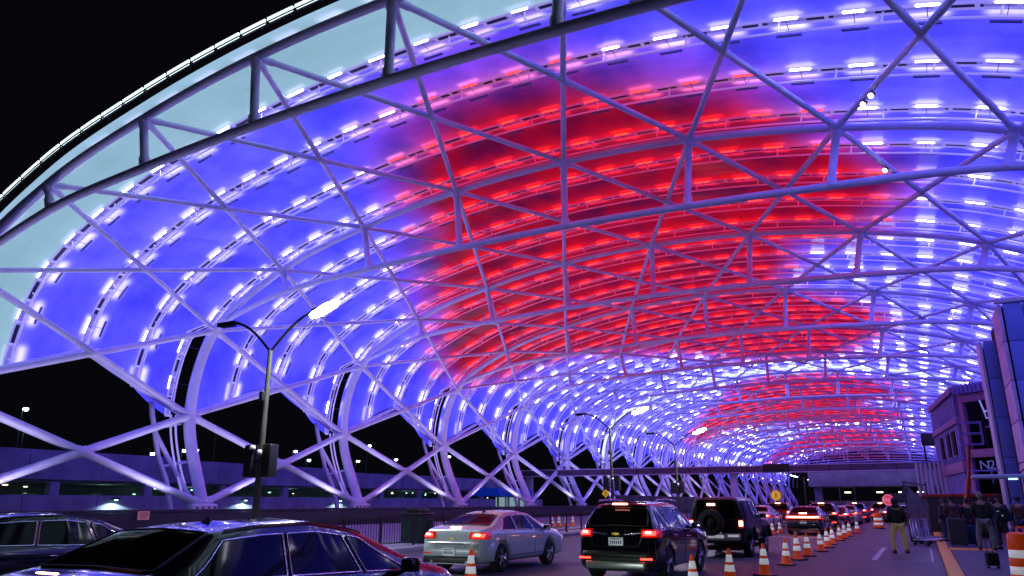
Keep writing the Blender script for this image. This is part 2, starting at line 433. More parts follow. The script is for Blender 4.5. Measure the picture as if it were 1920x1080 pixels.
# ribs
fixt = []
for k in range(NB):
    head = None
    for j in range(4):
        t = k + j/4; a = sb(t) if j else -1.0
        if j == 0: t = k + .004
        if j == 0 and k == 0: continue
        sv = np.linspace(a, 8-a, 150)
        def band(t_, w, o, h, s0):
            P = []
            for s in s0:
                tt = t_ - gapw(s)*(1 if j == 0 else 0)
                p0 = prof(s, o); p1 = prof(s, o+h); y = YA + tt*M
                P.append([(p0[0],y-w,p0[1]),(p0[0],y+w,p0[1]),(p1[0],y+w,p1[1]),(p1[0],y-w,p1[1])])
            return P
        mb = MB()
        for dt in (-.011, .011): mb.grid(band(t+dt, .035, .80, .10, sv), closed=True)
        mb.grid(band(t, .14, .86, .04, sv), mi=1, closed=True)
        A0, A1 = arc(a), arc(8-a); n = int((A1-A0)/1.2)
        for i in range(n+1):
            s = s_at(A0 + (A1-A0)*i/n); ds = .011
            mb.grid(band(t, .17, .79, .10, [s-ds, s+ds]), closed=True, smooth=False)
        m0_ = math.ceil(A0/PITCH); 
        for i in range(m0_, int(A1/PITCH)+1):
            am = i*PITCH
            if am-.5 < A0 or am+.5 > A1: continue
            mb.grid(band(t, .10, .84, .03, [s_at(am-.48), s_at(am), s_at(am+.48)]), mi=2, closed=True, smooth=False)
        # slim tube under the rib with small stubs
        mb.tube([P3(s, t-gapw(s)*(j==0), .38) for s in np.linspace(a+.05, 7.95-a, 90)], .055, 6)
        n = int((A1-A0)/3.6)
        for i in range(n+1):
            s = s_at(A0+.4 + (A1-A0-.8)*i/n); tt = t-gapw(s)*(j==0)
            mb.tube([P3(s, tt, .38), P3(s, tt, .82)], .045, 5)
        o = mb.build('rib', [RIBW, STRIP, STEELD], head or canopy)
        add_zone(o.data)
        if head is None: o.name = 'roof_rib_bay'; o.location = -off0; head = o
        # fixtures
        if k == 0 and j == 0: continue
        i0 = math.ceil(A0/PITCH - .5 + .25); i1 = math.floor(A1/PITCH - .5 - .25)
        for i in range(i0, i1+1):
            fixt.append((s_at((i+.5)*PITCH), k + j/4, j))
def fixture(mb, s, t, j, m0):
    tt = t - gapw(s)*(1 if j == 0 else 0)
    a = arc(s)
    hl0 = random.choice((.42,.48,.52,.55))
    for (dy, w, off, hl, mi) in ((-.22,.032,.86,hl0*.86,m0), (.74,.05,.70,.48,2)):
        P = []
        for q in (-1, 0, 1):
            s2 = s_at(a + hl*q); p0 = prof(s2, off); p1 = prof(s2, off-.07); y = YA + tt*M + dy + (.1 if j == 0 and s < 0 and dy > 0 else 0)
            if j == 0 and s < 0.1 and dy > 0: y += 1.3
            P.append([(p0[0],y-w,p0[1]),(p0[0],y+w,p0[1]),(p1[0],y+w,p1[1]),(p1[0],y-w,p1[1])])
        mb.grid(P, mi=mi, closed=True, smooth=False)
        mb.add(P[0], [(0,1,2,3)], mi); mb.add(P[-1], [(3,2,1,0)], mi)
    p = prof(s, .80); y = YA + tt*M; e = 1.3 if (j == 0 and s < .1) else 0
    mb.tube([(p[0], y-.28, p[1]), (p[0], y+.74+e, p[1])], .015, 4, mi=2)
BODY = mat('fixture_body', (.10,.10,.30), .5)
cam0 = Vector((0,0,EYE))
vis = sorted(fixt, key=lambda f: (Vector(P3(f[0], f[1])) - cam0).length)
vis2 = [f for f in vis if -.6 < f[0] < 7.2 and f[1] < 3]
# the near ones that show in the frame
def inframe(p):
    pi_, ya = math.radians(16.16), math.radians(27.99)
    fw = Vector((-math.sin(ya)*math.cos(pi_), math.cos(ya)*math.cos(pi_), math.sin(pi_))); rt = Vector((math.cos(ya), math.sin(ya), 0)); up = rt.cross(fw)
    d = Vector(p) - cam0; z = d.dot(fw)
    return z > 0 and abs(d.dot(rt)/z) < .69 and abs(d.dot(up)/z) < .39
near = [f for f in vis if inframe(P3(f[0], f[1], .8))][:100]
nset = set(near)
for f in near:
    m0 = 1 if redness(f[0], f[1]+.02) > .45 else 0
    m0 = 3 if m0 == 0 and random.random() < .35 else m0
    mb = MB(); fixture(mb, f[0], f[1], f[2], m0); cbuild(mb, 'light_fixture', [LED, LEDR, BODY, LED2])
mb = MB()
for f in fixt:
    if f in nset: continue
    seg = f[1] % 6
    m0 = 1 if redness(f[0], f[1]+.02) > .45 else 0
    m0 = 3 if m0 == 0 and random.random() < .35 else m0
    fixture(mb, f[0], f[1], f[2], m0)
tag(cbuild(mb, 'light_fixtures', [LED, LEDR, BODY, LED2]), kind='stuff')
# front rim: twin rails with lit segments
for (t, nm) in ((-.03, 'front_rim'), (NB+.01, 'rear_rim')):
    mb = MB(); sv = np.linspace(-1, 9, 160)
    for off, r in ((1.0, .03), (.86, .03)): mb.tube([P3(s, t, off) for s in sv], r, 6, mi=0)
    n = int((arc(9)-arc(-1))/1.5)
    for i in range(n):
        a0 = arc(-1)+i*1.5; P = []
        mb.tube([P3(s_at(a0), t, .74), P3(s_at(a0), t, 1.16)], .035, 5, mi=0)
        for q in (.07, .75, 1.43):
            s = s_at(a0+q); p0 = prof(s, 1.02); p1 = prof(s, 1.16); y = YA+t*M
            P.append([(p0[0],y-.05,p0[1]),(p0[0],y+.10,p0[1]),(p1[0],y+.10,p1[1]),(p1[0],y-.05,p1[1])])
        mb.grid(P, mi=1, closed=True)
    cbuild(mb, nm, [BLACK, mat('rim_led_%s' % nm, (1,1,1), .4, emit=(.75,.95,.92), es=1.6)])
# spot lamps clipped to two braces
SPOT = mat('spot_lit', (1,1,1), .3, emit=(.9,.9,1), es=14)
def lerp3(a, b, f): return Vector(a).lerp(Vector(b), f)
for (a, b, fr) in ((N3(6,1),N3(7,0),.19),(N3(6,1),N3(7,0),.24),(N3(6,1),N3(7,2),.27),(N3(6,1),N3(7,2),.32)):
    p = lerp3(a, b, fr) + Vector((0,0,-.28)); d = Vector((-.5,-.55,-.55)).normalized()
    mb = MB(); mb.tube([p+Vector((0,0,.3)), p], .03, 6); mb.tube([p-d*.14, p+d*.12], [.07,.13], 12); mb.tube([p+d*.121, p+d*.135], .115, 12, mi=1)
    cbuild(mb, 'spot_lamp', [GALV, SPOT])
# added uplights, hidden behind the barrier, to brighten the left legs and braces
for k in range(0, 10):
    for tt in (k+.22, k+.78):
        p = Vector((-40.5, YA+tt*M, .80)); mb = MB(); mb.rbox(p, (.35,.5,.3), .05); mb.box(p-Vector((0,0,.4)), (.08,.08,.6)); mb.box(p+Vector((-.05,0,.16)), (.22,.38,.02), mi=1)
        cbuild(mb, 'added_uplight', [BLACK, SPOT])
        L = bpy.data.lights.new('added_uplight_beam', 'SPOT'); L.energy = 1500; L.color = (.74,.70,1); L.spot_size = 2.3; L.spot_blend = 1; L.shadow_soft_size = .2
        lo = bpy.data.objects.new('added_uplight_beam', L); link(lo, canopy); lo.location = p - off0 + Vector((0,0,.3)); lo.rotation_euler = (0, math.radians(180+8), 0)
# bare end frame of the far opening: purlins between the last truss and two more hoops
for kk in (NB+.7, NB+1.4):
    mb = MB(); mb.tube([P3(s, kk) for s in np.arange(-1,9.01,.25)], .2, 8); cbuild(mb, 'end_hoop', STEEL)
mb = MB()
for s in np.arange(.5, 7.6, .5): mb.tube([P3(s, NB), P3(s, NB+1.4)], .12, 6)
cbuild(mb, 'end_purlin_set', STEEL)
# ------------------------------------------------------------------ ground
def sheet(name, pts, z, m, kind='structure'):
    mb = MB(); mb.add([(x,y,z) for x,y in pts], [tuple(range(len(pts)))]); return tag(mb.build(name, m), kind=kind)
sheet('ground', [(-900,-300),(900,-300),(900,1200),(-900,1200)], -.01, ASPH)
sheet('road', [(-16.2,-30),(.3,-30),(.3,420),(-16.2,420)], 0.0, ASPH)
def slab(name, x0, x1, y0, y1, h, m):
    mb = MB(); mb.rbox(((x0+x1)/2,(y0+y1)/2,h/2-.1), (x1-x0,y1-y0,h+.2), .03); return tag(mb.build(name, m), kind='structure')
slab('median_pavement', -20.2, -16.2, -20, 300, .15, CONC)
slab('sidewalk', .62, 40, -20, 36.5, .15, CONCP)
slab('sidewalk', .62, 40, 36.52, 300, .15, CONCP)
sheet('far_roadway', [(-40,-30),(-20.2,-30),(-20.2,420),(-40,420)], .004, CONC)
mb = MB(); mb.rbox((.46,15,.055), (.31,70,.21), .02); mb.box((.30,15,.05), (.012,70,.1), mi=1)
tag(mb.build('kerb', [YEL, BLACK]), kind='structure')
mb = MB(); mb.add([(.62,29.8,.156),(1.9,29.8,.156),(1.95,31.2,.156),(.62,31.2,.156)], [(0,1,2,3)])
tag(mb.build('kerb_cross_marking', YEL), kind='structure')
mb = MB(); mb.box((-1.5,29.5,.004),(.16,7.2,.004)); mb.box((-.7,26,.004),(1.5,.07,.004)); mb.box((-.7,33,.004),(1.5,.05,.004)); mb.box((.05,29.5,.004),(.06,6.9,.004))
for i in range(-1, 40): mb.box((-7.9, 5+i*9, .004), (.12,3,.004)); mb.box((-12.4, 5+i*9, .004), (.12,3,.004))
tag(mb.build('road_markings', WHT), kind='structure')
mb = MB()
for y in (12.0,41.0): mb.box((-8,y,.004),(8.5,.35,.004))
tag(mb.build('stop_line_markings', WHT), kind='structure')

# ------------------------------------------------------------------ barrier and railing
t = empty('barrier_wall', (-39.9,100,0)); tag(t, 'long dark low barrier wall running in front of the canopy feet', 'barrier wall')
mb = MB(); mb.rbox((0,0,.55),(.35,270,1.1),.04); mb.build('wall', DARKW, t)
mb = MB(); mb.rbox((0,0,1.19),(.5,270,.16),.04); mb.build('coping', DARKW, t)
t = empty('notice_board', (-39.6,29.4,.95)); tag(t, 'small pinkish notice board fixed on the dark barrier wall', 'sign')
mb = MB(); mb.rbox((0,0,0),(.04,.75,.48),.01); mb.build('board', mat('notice_pink', (.75,.32,.30), .5, emit=(.9,.4,.35), es=.10), t)
mb = MB()
for i, (w, z) in enumerate(((.55,.13),(.6,.02),(.4,-.10))): mb.box((.03, 0, z),(.006,w,.05))
mb.build('print', mat('notice_ink', (.30,.08,.08), .5), t)
mb = MB(); mb.box((-.06,0,0),(.1,.06,.5)); mb.build('bracket', BLACK, t)

t = empty('median_railing', (-16.9,45,.15)); tag(t, 'black upright bar railing along the median beyond the silver sedan', 'railing')
mb = MB(); mb.box((0,0,.98),(.05,54,.05)); mb.box((0,0,.12),(.04,54,.04)); mb.build('rail', BLACK, t)
mb = MB()
for i in range(360): mb.box((0,-27+.15*i,.55),(.018,.018,.86))
mb.build('baluster_infill', BLACK, t)
for i in range(28):
    mb = MB(); mb.box((0,-27+2*i,.51),(.07,.07,1.02)); mb.box((0,-27+2*i,1.03),(.09,.09,.03)); mb.build('post', BLACK, t)

# litter bin
t = empty('litter_bin', (-17.6,25.2,.15)); tag(t, 'dark square litter bin with open hood standing by the railing', 'litter bin')
mb = MB(); mb.rbox((0,0,.5),(.95,.85,1.0),.06)
for i in range(7): mb.rbox((-.42+.14*i,-.44,.45),(.07,.03,.8),.01); mb.rbox((.49,-.36+.12*i,.45),(.03,.06,.8),.01)
mb.build('body', mat('bin_green', (.012,.03,.035), .4, noise=.2), t)
mb = MB(); mb.rbox((0,0,1.08),(1.05,.95,.1),.04); mb.rbox((0,0,1.2),(.7,.6,.2),.06); mb.build('lid', BLACK, t)

# ------------------------------------------------------------------ double arm lamp posts
def lamp(x, y, h, n, label, lit=(0,1), boxes=True):
    t = empty('lamp_post', (x,y,.15)); tag(t, label, 'street lamp', 'double arm lamp posts on the median')
    mb = MB(); mb.tube([(0,0,0),(0,0,.5),(0,0,2.5),(0,0,h)], [.13,.11,.10,.075], 12); mb.lathe([(.2,0),(.2,.06),(.14,.09),(.13,.2)], 14); mb.build('pole', GALV, t)
    for i, sg in enumerate((-1, 1)):
        mb = MB(); pts = []
        for q in np.linspace(0, 1, 9):
            pts.append((sg*(.0+1.75*q), 0, h - .05 + 1.15*math.sin(q*PI/2*.92)))
        mb.tube(pts, .045, 8); mb.build('arm', BLACK, t)
        ex, ez = pts[-1][0], pts[-1][2]
        mb = MB(); mb.rbox((ex+sg*(.35 if not lit[i] else .12), 0, ez+.03), (.85 if not lit[i] else .3,.26,.09), .04); hd = mb.build('lamp_head', BLACK, t)
        on = lit[i]
        mb = MB()
        if on:
            mb.lathe([(0,-.62),(.07,-.57),(.13,-.38),(.155,0),(.13,.38),(.07,.57),(0,.62)], 16, (0,0,0), 'x')
            R_ = Matrix.Rotation(-sg*.30, 3, 'Y'); mb.v = [tuple(R_ @ Vector(p) + Vector((ex+sg*.42, 0, ez+.02))) for p in mb.v]
        else: mb.rbox((ex+sg*.40, 0, ez-.05), (.66,.30,.05), .02)
        mb.build('lens', LAMPW if on else DKIN, hd)
        if on:
            L = bpy.data.lights.new('street_lamp_light', 'AREA'); L.shape = 'RECTANGLE'; L.size = .6; L.size_y = .25; L.energy = 650; L.color = (.92,.96,1)
            lo = bpy.data.objects.new('street_lamp_light', L); link(lo, t); lo.location = (ex+sg*.38, 0, ez-.20)
    if boxes:
        for sg in (-1, 1):
            mb = MB(); mb.rbox((sg*.38, .0, 2.75), (.36,.34,1.0), .04); mb.box((sg*.16,0,2.75),(.2,.05,.05)); mb.build('signal_box', BLACK, t)
        mb = MB(); mb.lathe([(0,0),(.09,.0),(.1,.05),(.07,.12),(0,.14)], 12, (.13,-.18,2.95)); mb.lathe([(0,0),(.09,.0),(.1,.05),(.07,.12),(0,.14)], 12, (-.2,-.18,3.1))
        mb.build('camera_dome', mat('dome_%d' % n, (.7,.7,.75), .3), t)
        mb = MB(); mb.tube([(0,0,4.2),(-.18,0,4.25)], .05, 8); mb.rbox((-.05,-.1,4.75),(.16,.2,.3),.03); mb.build('junction_box', BLACK, t)
    return t
lamp(-18.0, 17.2, 6.25, 1, 'tall double arm lamp post nearest the camera with one blazing white head')
lamp(-18.0, 48.0, 6.3, 2, 'double arm lamp post behind the black crossover with a yellow sign beside it')
lamp(-18.0, 63.5, 6.2, 3, 'double arm lamp post farthest along the median, in front of the footbridge')
def warn(x, y, z, sz, label, oct_=False, m=None, text=None):
    t = empty('warning_sign', (x,y,0)); tag(t, label, 'road sign')
    mb = MB(); mb.tube([(0,.06,0),(0,.06,z+.2)], .035, 8); mb.build('pole', GALV, t)
    n = 8 if oct_ else 4; ph = PI/8 if oct_ else 0
    def ring(r, y_): return [(r*math.cos(2*PI*k/n+ph), y_, z + r*math.sin(2*PI*k/n+ph)) for k in range(n)]
    mb = MB(); mb.add(ring(sz,-.01)+ring(sz,.02), [tuple(range(n)), tuple(reversed(range(n,2*n)))] + [(k,(k+1)%n,n+(k+1)%n,n+k) for k in range(n)]); bd = mb.build('panel', m, t)
    mb = MB(); r = sz*.9
    for k in range(n):
        a, b, c, d = ring(r,-.014)[k], ring(r,-.014)[(k+1)%n], ring(r*.94,-.014)[(k+1)%n], ring(r*.94,-.014)[k]
        mb.quad(a, b, c, d)
    if not text:
        mb.lathe([(0,0),(sz*.11,0)], 10, (0,0,0)); 
        mb.v[-20:] = [(p[0]+.0, -.016, z+sz*.33+p[1]) for p in mb.v[-20:]]
        mb.box((0,-.016,z+.02),(sz*.20,.004,sz*.42)); mb.box((-sz*.12,-.016,z-.33*sz),(sz*.10,.004,sz*.36),ry=.3); mb.box((sz*.14,-.016,z-.33*sz),(sz*.10,.004,sz*.36),ry=-.3); mb.box((sz*.2,-.016,z+.1*sz),(sz*.3,.004,sz*.09))
    mb.build('symbol', BLACK if not text else REFL, bd)
    if text: txt(text, (0,-.03,z-sz*.27), sz*.72, REFL, bd, 'lettering', align='CENTER')
def txt(s, loc, size, m, parent, name, rz=0, align='LEFT', ext=.006):
    c = bpy.data.curves.new(name, 'FONT'); c.body = s; c.size = size; c.extrude = ext; c.align_x = align
    c.materials.append(m); o = bpy.data.objects.new(name, c); col.objects.link(o); dg = bpy.context.evaluated_depsgraph_get(); dg.update()
    me = bpy.data.meshes.new_from_object(o.evaluated_get(dg)); bpy.data.objects.remove(o); o = link(bpy.data.objects.new(name, me), parent); o.location = loc; o.rotation_euler = (PI/2,0,rz); return o
YSIGN = mat('sign_yellow', (.85,.50,.02), .4, emit=(1,.55,.02), es=.35)
RSIGN = mat('sign_red', (.75,.03,.08), .4, emit=(1,.08,.2), es=.45)
warn(-17.2, 44.7, 2.2, .26, 'yellow diamond warning sign beside the second lamp post', m=YSIGN)
warn(-12.6, 79, 2.35, .52, 'bigger yellow warning sign above the far queue of cars', m=YSIGN, oct_=True)
warn(-2.15, 62, 1.85, .42, 'red octagonal stop sign beyond the man in the hooded top', m=RSIGN, oct_=True, text='STOP')

# ------------------------------------------------------------------ parking garage on the left
t = empty('parking_garage', (-62,90,0)); tag(t, 'long concrete parking garage with open dark level behind the canopy legs', 'parking garage')
def gb(name, x0,x1,y0,y1,z0,z1, m=CONCG):
    mb = MB(); mb.rbox(((x0+x1)/2,(y0+y1)/2-90,(z0+z1)/2),(x1-x0,y1-y0,z1-z0),.04); return mb.build(name, m, t)
gb('lower_parapet', -.2,.3,-20,128,0,2.25)
for (y0,y1,z1) in ((-20,48,5.75),(48.04,70,5.55),(70.04,84,5.25)):
    o = gb('upper_parapet', 0,.45,y0,y1,3.45,z1)
gb('upper_parapet', .0,.35,84.2,112,3.5,5.3)
gb('deck', -30,0,-20,128,3.3,3.45, CONC)
gb('back_wall', -16.4,-16,-20,128,0,3.3, CONC)
for i in range(22):
    mb = MB(); mb.box((.455, -86+6.2*i+.0, 4.45),(.012,.05,1.9)); mb.box((.306, -86+6.2*i, 1.1),(.012,.05,2.2)); mb.build('panel_joint', STEELD, t) if 6.2*i < 150 else None
for i in range(8):
    L = bpy.data.lights.new('garage_level_light', 'POINT'); L.energy = 34; L.color = (.45,1,.70); L.shadow_soft_size = .2
    lo = bpy.data.objects.new('garage_level_light', L); link(lo, t); lo.location = (-6-3*(i%2), 22+12*i-90, 2.9)
gb('floor', -30,-.2,-20,128,.9,1.0, CONC)
for i in range(17):
    y = -14 + i*8.6; mb = MB(); mb.rbox((-.3,y-90,2.85),(.6,.8,1.3),.05); mb.build('column', CONCG, t)
for i in range(60):
    y = random.uniform(-5, 125); x = random.uniform(-24,-3)
    mb = MB(); mb.rbox((x,y-90,random.choice([3.1,3.12,2.8,2.55])),(.12,random.uniform(.1,.45),.07),.02); mb.build('ceiling_light', random.choice([GREENL,GREENL,ORL]), t)
# parked cars glimpsed inside the open level
CARG = mat('parked_glint', (.03,.06,.06), .25, .3, coat=1, emit=(.1,.4,.3), es=.05)
def glimpse(y, w):
    g = empty('parked_car', (-63.6, y, 1.0)); tag(g, 'dim car parked on the open level of the concrete garage', 'car', 'cars parked inside the garage')
    mb = MB()
    P = []
    for yy, z0, z1 in ((-1,.5,.62),(-.9,.3,.9),(-.6,.25,1.0),(-.45,.25,1.35),(.35,.25,1.42),(.6,.25,1.0),(.95,.28,.85),(1,.4,.6)):
        P.append([(-2.1,yy*w,z0),(0,yy*w,z0),(.05,yy*w,(z0+z1)/2),(0,yy*w*.97,z1),(-2.1,yy*w*.97,z1)])
    mb.grid(P, closed=True); mb.build('body', CARG, g)
    mb = MB(); mb.rbox((.08,-w*.8,.95),(.05,.3,.14),.02); mb.rbox((.08,w*.78,.9),(.05,.24,.12),.02); mb.build('lamp', GREENL, g)  # glowing green blocks stand in for glints on the parked car
for i in range(17):
    if i % 4 == 2: continue
    glimpse(20 + i*5.6, .95)
# roof lamps of the garage and beyond
def yard(x, y, z, label):
    t = empty('roof_lamp', (x,y,5.4)); tag(t, label, 'lamp', 'lamps on the garage roof')
    h = z-5.4
    mb = MB(); mb.tube([(0,0,-2),(0,0,h)], .06, 6); mb.build('pole', BLACK, t)
    mb = MB(); mb.rbox((.3,0,h+.05),(.9,.35,.16),.04); mb.build('lamp_head', BLACK, t)
    mb = MB(); mb.lathe([(0,-.16),(.16,-.13),(.21,0),(.16,.13),(0,.16)], 12, (.45,0,h-.1)); mb.build('lens', LAMPG, t)
names = ['lamp on the garage roof highest at the left edge of the photo','lamp on the garage roof just below the highest left one','bright starry lamp between the first pair of canopy legs','lamp seen through the rear struts of the nearest canopy leg','lamp right behind the nearest white canopy leg','low lamp over the garage wall, left of the nearest leg','lamp just right of the near lamp post','bright lamp high between the second and third canopy legs','lamp below and right of the bright pair between second and third legs','bright lamp against the third canopy leg','small lamp low over the wall right of the near lamp post','small lamp low over the wall beside the second leg']
for (y, z), lb in zip(((35.1,9.1),(35.5,7.5),(54.7,9.1),(50.8,6.7),(52.2,6.8),(47.3,6.2),(66,7.5),(79.5,9),(85.4,7.5),(99,8.6),(68.3,6.6),(77.3,6.9)), names): yard(-66, y*66/64, (z-EYE)*66/64+EYE, lb)
for y, lb in ((42.6,'leftmost of the green tinted wall lamps low on the garage'),(57,'green tinted wall lamp beside the near lamp post'),(71.6,'green tinted wall lamp at the foot of the second canopy leg')):
    t = empty('wall_lamp', (-61.4,y,1.95)); tag(t, lb, 'wall lamp', 'wall lamps low on the garage')
    mb = MB(); mb.lathe([(.0,.16),(.2,.12),(.42,0),(.40,-.03)], 14, (.2,0,0)); mb.box((0,0,.05),(.3,.1,.1)); mb.build('shade', BLACK, t)
    mb = MB(); mb.lathe([(0,-.12),(.14,-.1),(.16,-.04),(0,-.03)], 10, (.2,0,0)); mb.build('bulb', GREENL, t)
    L = bpy.data.lights.new('wall_lamp_light', 'SPOT'); L.energy = 260; L.color = (.55,1,.78); L.spot_size = 2.6; L.shadow_soft_size = .15
    lo = bpy.data.objects.new('wall_lamp_light', L); link(lo, t); lo.location = (.35,0,-.16)

# hoarding and low kiosk beyond the crossover
t = empty('hoarding', (-34,112,0)); tag(t, 'dark site hoarding on the far side of the road above the black crossover', 'hoarding')
mb = MB()
for i in range(9): mb.rbox((0,-18+4.5*i,1.3),(.12,4.4,2.6),.03)
mb.build('board', DARKW, t)
t = empty('roadside_shelter', (-46,84,0)); tag(t, 'low shelter with bright blue roof seen between canopy legs', 'shelter')
mb = MB(); mb.rbox((0,0,2.9),(4,9,.9),.15); mb.build('roof', mat('shelter_blue', (.01,.03,.35), .5, emit=(.0,.05,.8), es=.2), t)
for yy in (-4,-1.4,1.4,4): mb = MB(); mb.rbox((1.6,yy,1.25),(.2,.2,2.5),.03); mb.build('post', CONC, t)
for yy in (-2.7,0,2.7):
    mb = MB(); mb.rbox((1.2,yy,1.3),(.08,2.2,2.0),.03); mb.build('window', mat('shelter_pane', (.08,.12,.12), .2, emit=(.5,.8,.75), es=.35), t)

# ------------------------------------------------------------------ footbridge
t = empty('footbridge', (-24,95.5,0)); tag(t, 'flat dark footbridge spanning the road under the canopy', 'footbridge')
mb = MB(); mb.rbox((0,0,5.5),(50,2.6,.75),.05); mb.build('deck', mat('bridge_fascia', (.13,.11,.17), .6, noise=.2), t)
mb = MB(); mb.box((0,-1.34,5.93),(50,.1,.10)); mb.box((0,-1.36,5.12),(50,.12,.10)); mb.build('trim', STEEL, t)
mb = MB()
for i in range(22): mb.box((-24+2.3*i,-1.34,5.5),(.08,.1,.72))
mb.build('fascia_rib', DARKW, t)
mb = MB(); mb.rbox((9.3,-1.5,5.65),(2.9,.5,.85),.05); mb.build('sign_box', BLACK, t)
for x in (-24, 4.0, 25.0): mb = MB(); mb.rbox((x,0,2.55),(.8,.9,5.1),.06); mb.build('pier', STEEL, t)
mb = MB(); mb.rbox((25.6,0,8.4),(1.6,2.4,1.2),.06); mb.rbox((25.0,0,6.8),(.18,.2,2.2),.02); mb.rbox((26.3,0,6.8),(.18,.2,2.2),.02); mb.build('stair_head', DARKW, t)
# overpass behind
t = empty('road_overpass', (-4,128,0)); tag(t, 'purple lit concrete overpass with dark gap below, closing the road', 'overpass')
mb = MB(); mb.rbox((2,0,5.2),(26,6,2.4),.1); mb.build('deck', CONC, t)
mb = MB(); mb.rbox((2,2.5,.95),(26,.5,1.9),.1); mb.build('wall', CONC, t)
for x in (-10,2,13.5): mb = MB(); mb.rbox((x,0,2.0),(1,1.6,4.0),.06); mb.build('pier', CONC, t)
for i, x in enumerate((-6,-1.5,1.5,4.0)): mb = MB(); mb.rbox((x,1.8,3.2),(.9,.15,.16),.03); mb.build('lamp', ORL, t)
# distant road lamps
def farlamp(x, y, h, lb):
    t = empty('road_lamp', (x,y,0)); tag(t, lb, 'street lamp', 'distant road lamps past the canopy end')
    mb = MB(); mb.tube([(0,0,0),(0,0,h)], .12, 6); mb.build('pole', GALV, t)
    for sg in (-1,1):
        mb = MB(); mb.tube([(0,0,h-.7),(sg*1.1,0,h)], .07, 6); mb.build('arm', GALV, t)
        mb = MB(); mb.box((sg*1.75,0,h+.12),(1.3,.4,.12),ry=-sg*.3); mb.build('lens', LAMPG, t)
for a, lb in (((-20,160,6.6),'left pair of heads among the distant road lamps'),((-19,178,6.2),'second pair of heads among the distant road lamps'),((-18.5,215,6.4),'third, smaller pair of heads among the distant road lamps'),((-17,245,6.3),'smallest pair of heads nearest the overpass edge')): farlamp(*a, lb)

# ------------------------------------------------------------------ buildings on the right
PANB = mat('blue_cladding', (.24,.30,1.0), .5, noise=.12, nscale=.6)
PANB2 = mat('pale_column_cladding', (.75,.55,.95), .5, noise=.25, nscale=1.5)
STUD = mat('steel_stud', (.24,.20,.75), .5, noise=.15)
FRM = mat('primed_frame', (.34,.16,.45), .55, noise=.2)
t = empty('clad_terminal_block', (4,37,0)); tag(t, 'tall terminal block of blue cladding panels with a pale edge strip at the right edge', 'building')
def clad(name, x0, x1, y, z1, nx, nz, m=PANB):
    mb = MB(); w = (x1-x0)/nx; h = z1/nz
    for i in range(nx):
        for j in range(nz): mb.rbox((x0+w*(i+.5), y, h*(j+.5)), (w-.03,.12,h-.03), .012)
    o = mb.build(name, m, t); return o
clad('wall', .12, 8.6, .0, 9.85, 12, 6)
mb = MB(); mb.box((5.2,3.0,4.9),(10.2,5.8,9.7)); mb.build('core', DKIN, t)
mb = MB()
for j in range(6): mb.rbox((.0,1.35,.82+1.64*j),(.14,2.7,1.6),.02)
mb.build('edge_strip', PANB2, t)
mb = MB(); mb.rbox((4.3,0,9.92),(8.9,.3,.1),.02); mb.build('coping', STEEL, t)
t0_ = t; t = empty('clad_terminal_wing', (3.5,42,0)); tag(t, 'lower blue clad wing just left of the pale edge strip', 'building')
clad('wall', .1, 1.9, 0, 9.2, 3, 5)
mb = MB(); mb.box((2.5,2.0,4.55),(4.6,3.8,9.1)); mb.build('core', DKIN, t)
mb = MB(); mb.rbox((.0,.9,4.6),(.12,1.8,9.2),.02); mb.build('edge_strip', STEEL, t)
# awning
t = empty('entrance_awning', (2.9,36,2.6)); tag(t, 'thin pale blue awning slab hanging over the waiting people', 'awning')
mb = MB(); mb.rbox((.9,0,.05),(3.8,1.5,.14),.03); mb.build('slab', mat('awning_blue', (.62,.70,1.0), .4), t)
mb = MB(); mb.tube([(.55,-.3,.1),(2.2,.6,1.6)], .025, 6); mb.build('cable', BLACK, t)
for x in (-.2,.9): mb = MB(); mb.rbox((x+1.0,.2,-1.25),(.16,.16,2.4),.02); mb.build('post', STUD, t)
mb = MB(); mb.rbox((.35,-.5,-.06),(.3,.12,.05),.01); mb.build('light', mat('awning_light', (.6,.8,1), .3, emit=(.3,.65,1), es=4), t)
# unfinished building
t = empty('unfinished_building', (3.0,56,0)); tag(t, 'half built two storey block with bare purple lit studs and dark openings', 'building')
def wallface(A, B, openings=True, n=9, nm='bay'):
    A = Vector(A); B = Vector(B); d = (B-A); L = d.length; u = d/L; ang = math.atan2(u.y, u.x); nrm = Vector((u.y,-u.x,0))
    def bx(mb, s0, s1, z0, z1, th=.2, off=0, mi=0):
        c = A + u*((s0+s1)/2) + nrm*off; mb.rbox((c.x, c.y, (z0+z1)/2), (s1-s0, th, z1-z0), .02, mi, rz=ang)
    return L, bx
O = Vector((3.0,56,0))
a = Vector((1.8,69,0))-O; b = Vector((3.0,56.8,0))-O; c = Vector((6.6,53.4,0))-O
L, bx = wallface(b, c)
mb = MB(); bx(mb, 0, L, 8.45, 9.0, .5, .12)
for i in range(16): bx(mb, L*i/16+.03, L*i/16+.14, 8.4, 9.05, .12, .42)
mb.build('parapet', STUD, t)
for s0 in (0.05, 2.25, 4.4): mb = MB(); bx(mb, s0, s0+.32, 0, 8.45, .34, .05); mb.build('column', FRM, t)
for z in (4.4, 7.9): mb = MB(); bx(mb, .3, L, z, z+.5, .3, .05); mb.build('beam', FRM, t)
mb = MB(); bx(mb, 1.6, L, 6.2, 6.28, .1, .0); bx(mb, .4, L, .9, 1.0, .1, 0); mb.build('guard_rail', STUD, t)
mb = MB(); bx(mb, -3.0, L+3, 0.0, 8.6, .1, -3.0)
mb.build('back_wall', DKIN, t)
mb = MB()
for i in range(9): bx(mb, .5+.5*i, .56+.5*i, 0, 8.4, .12, -1.2)
mb.build('inner_stud_row', mat('dim_stud', (.07,.05,.09), .6), t)
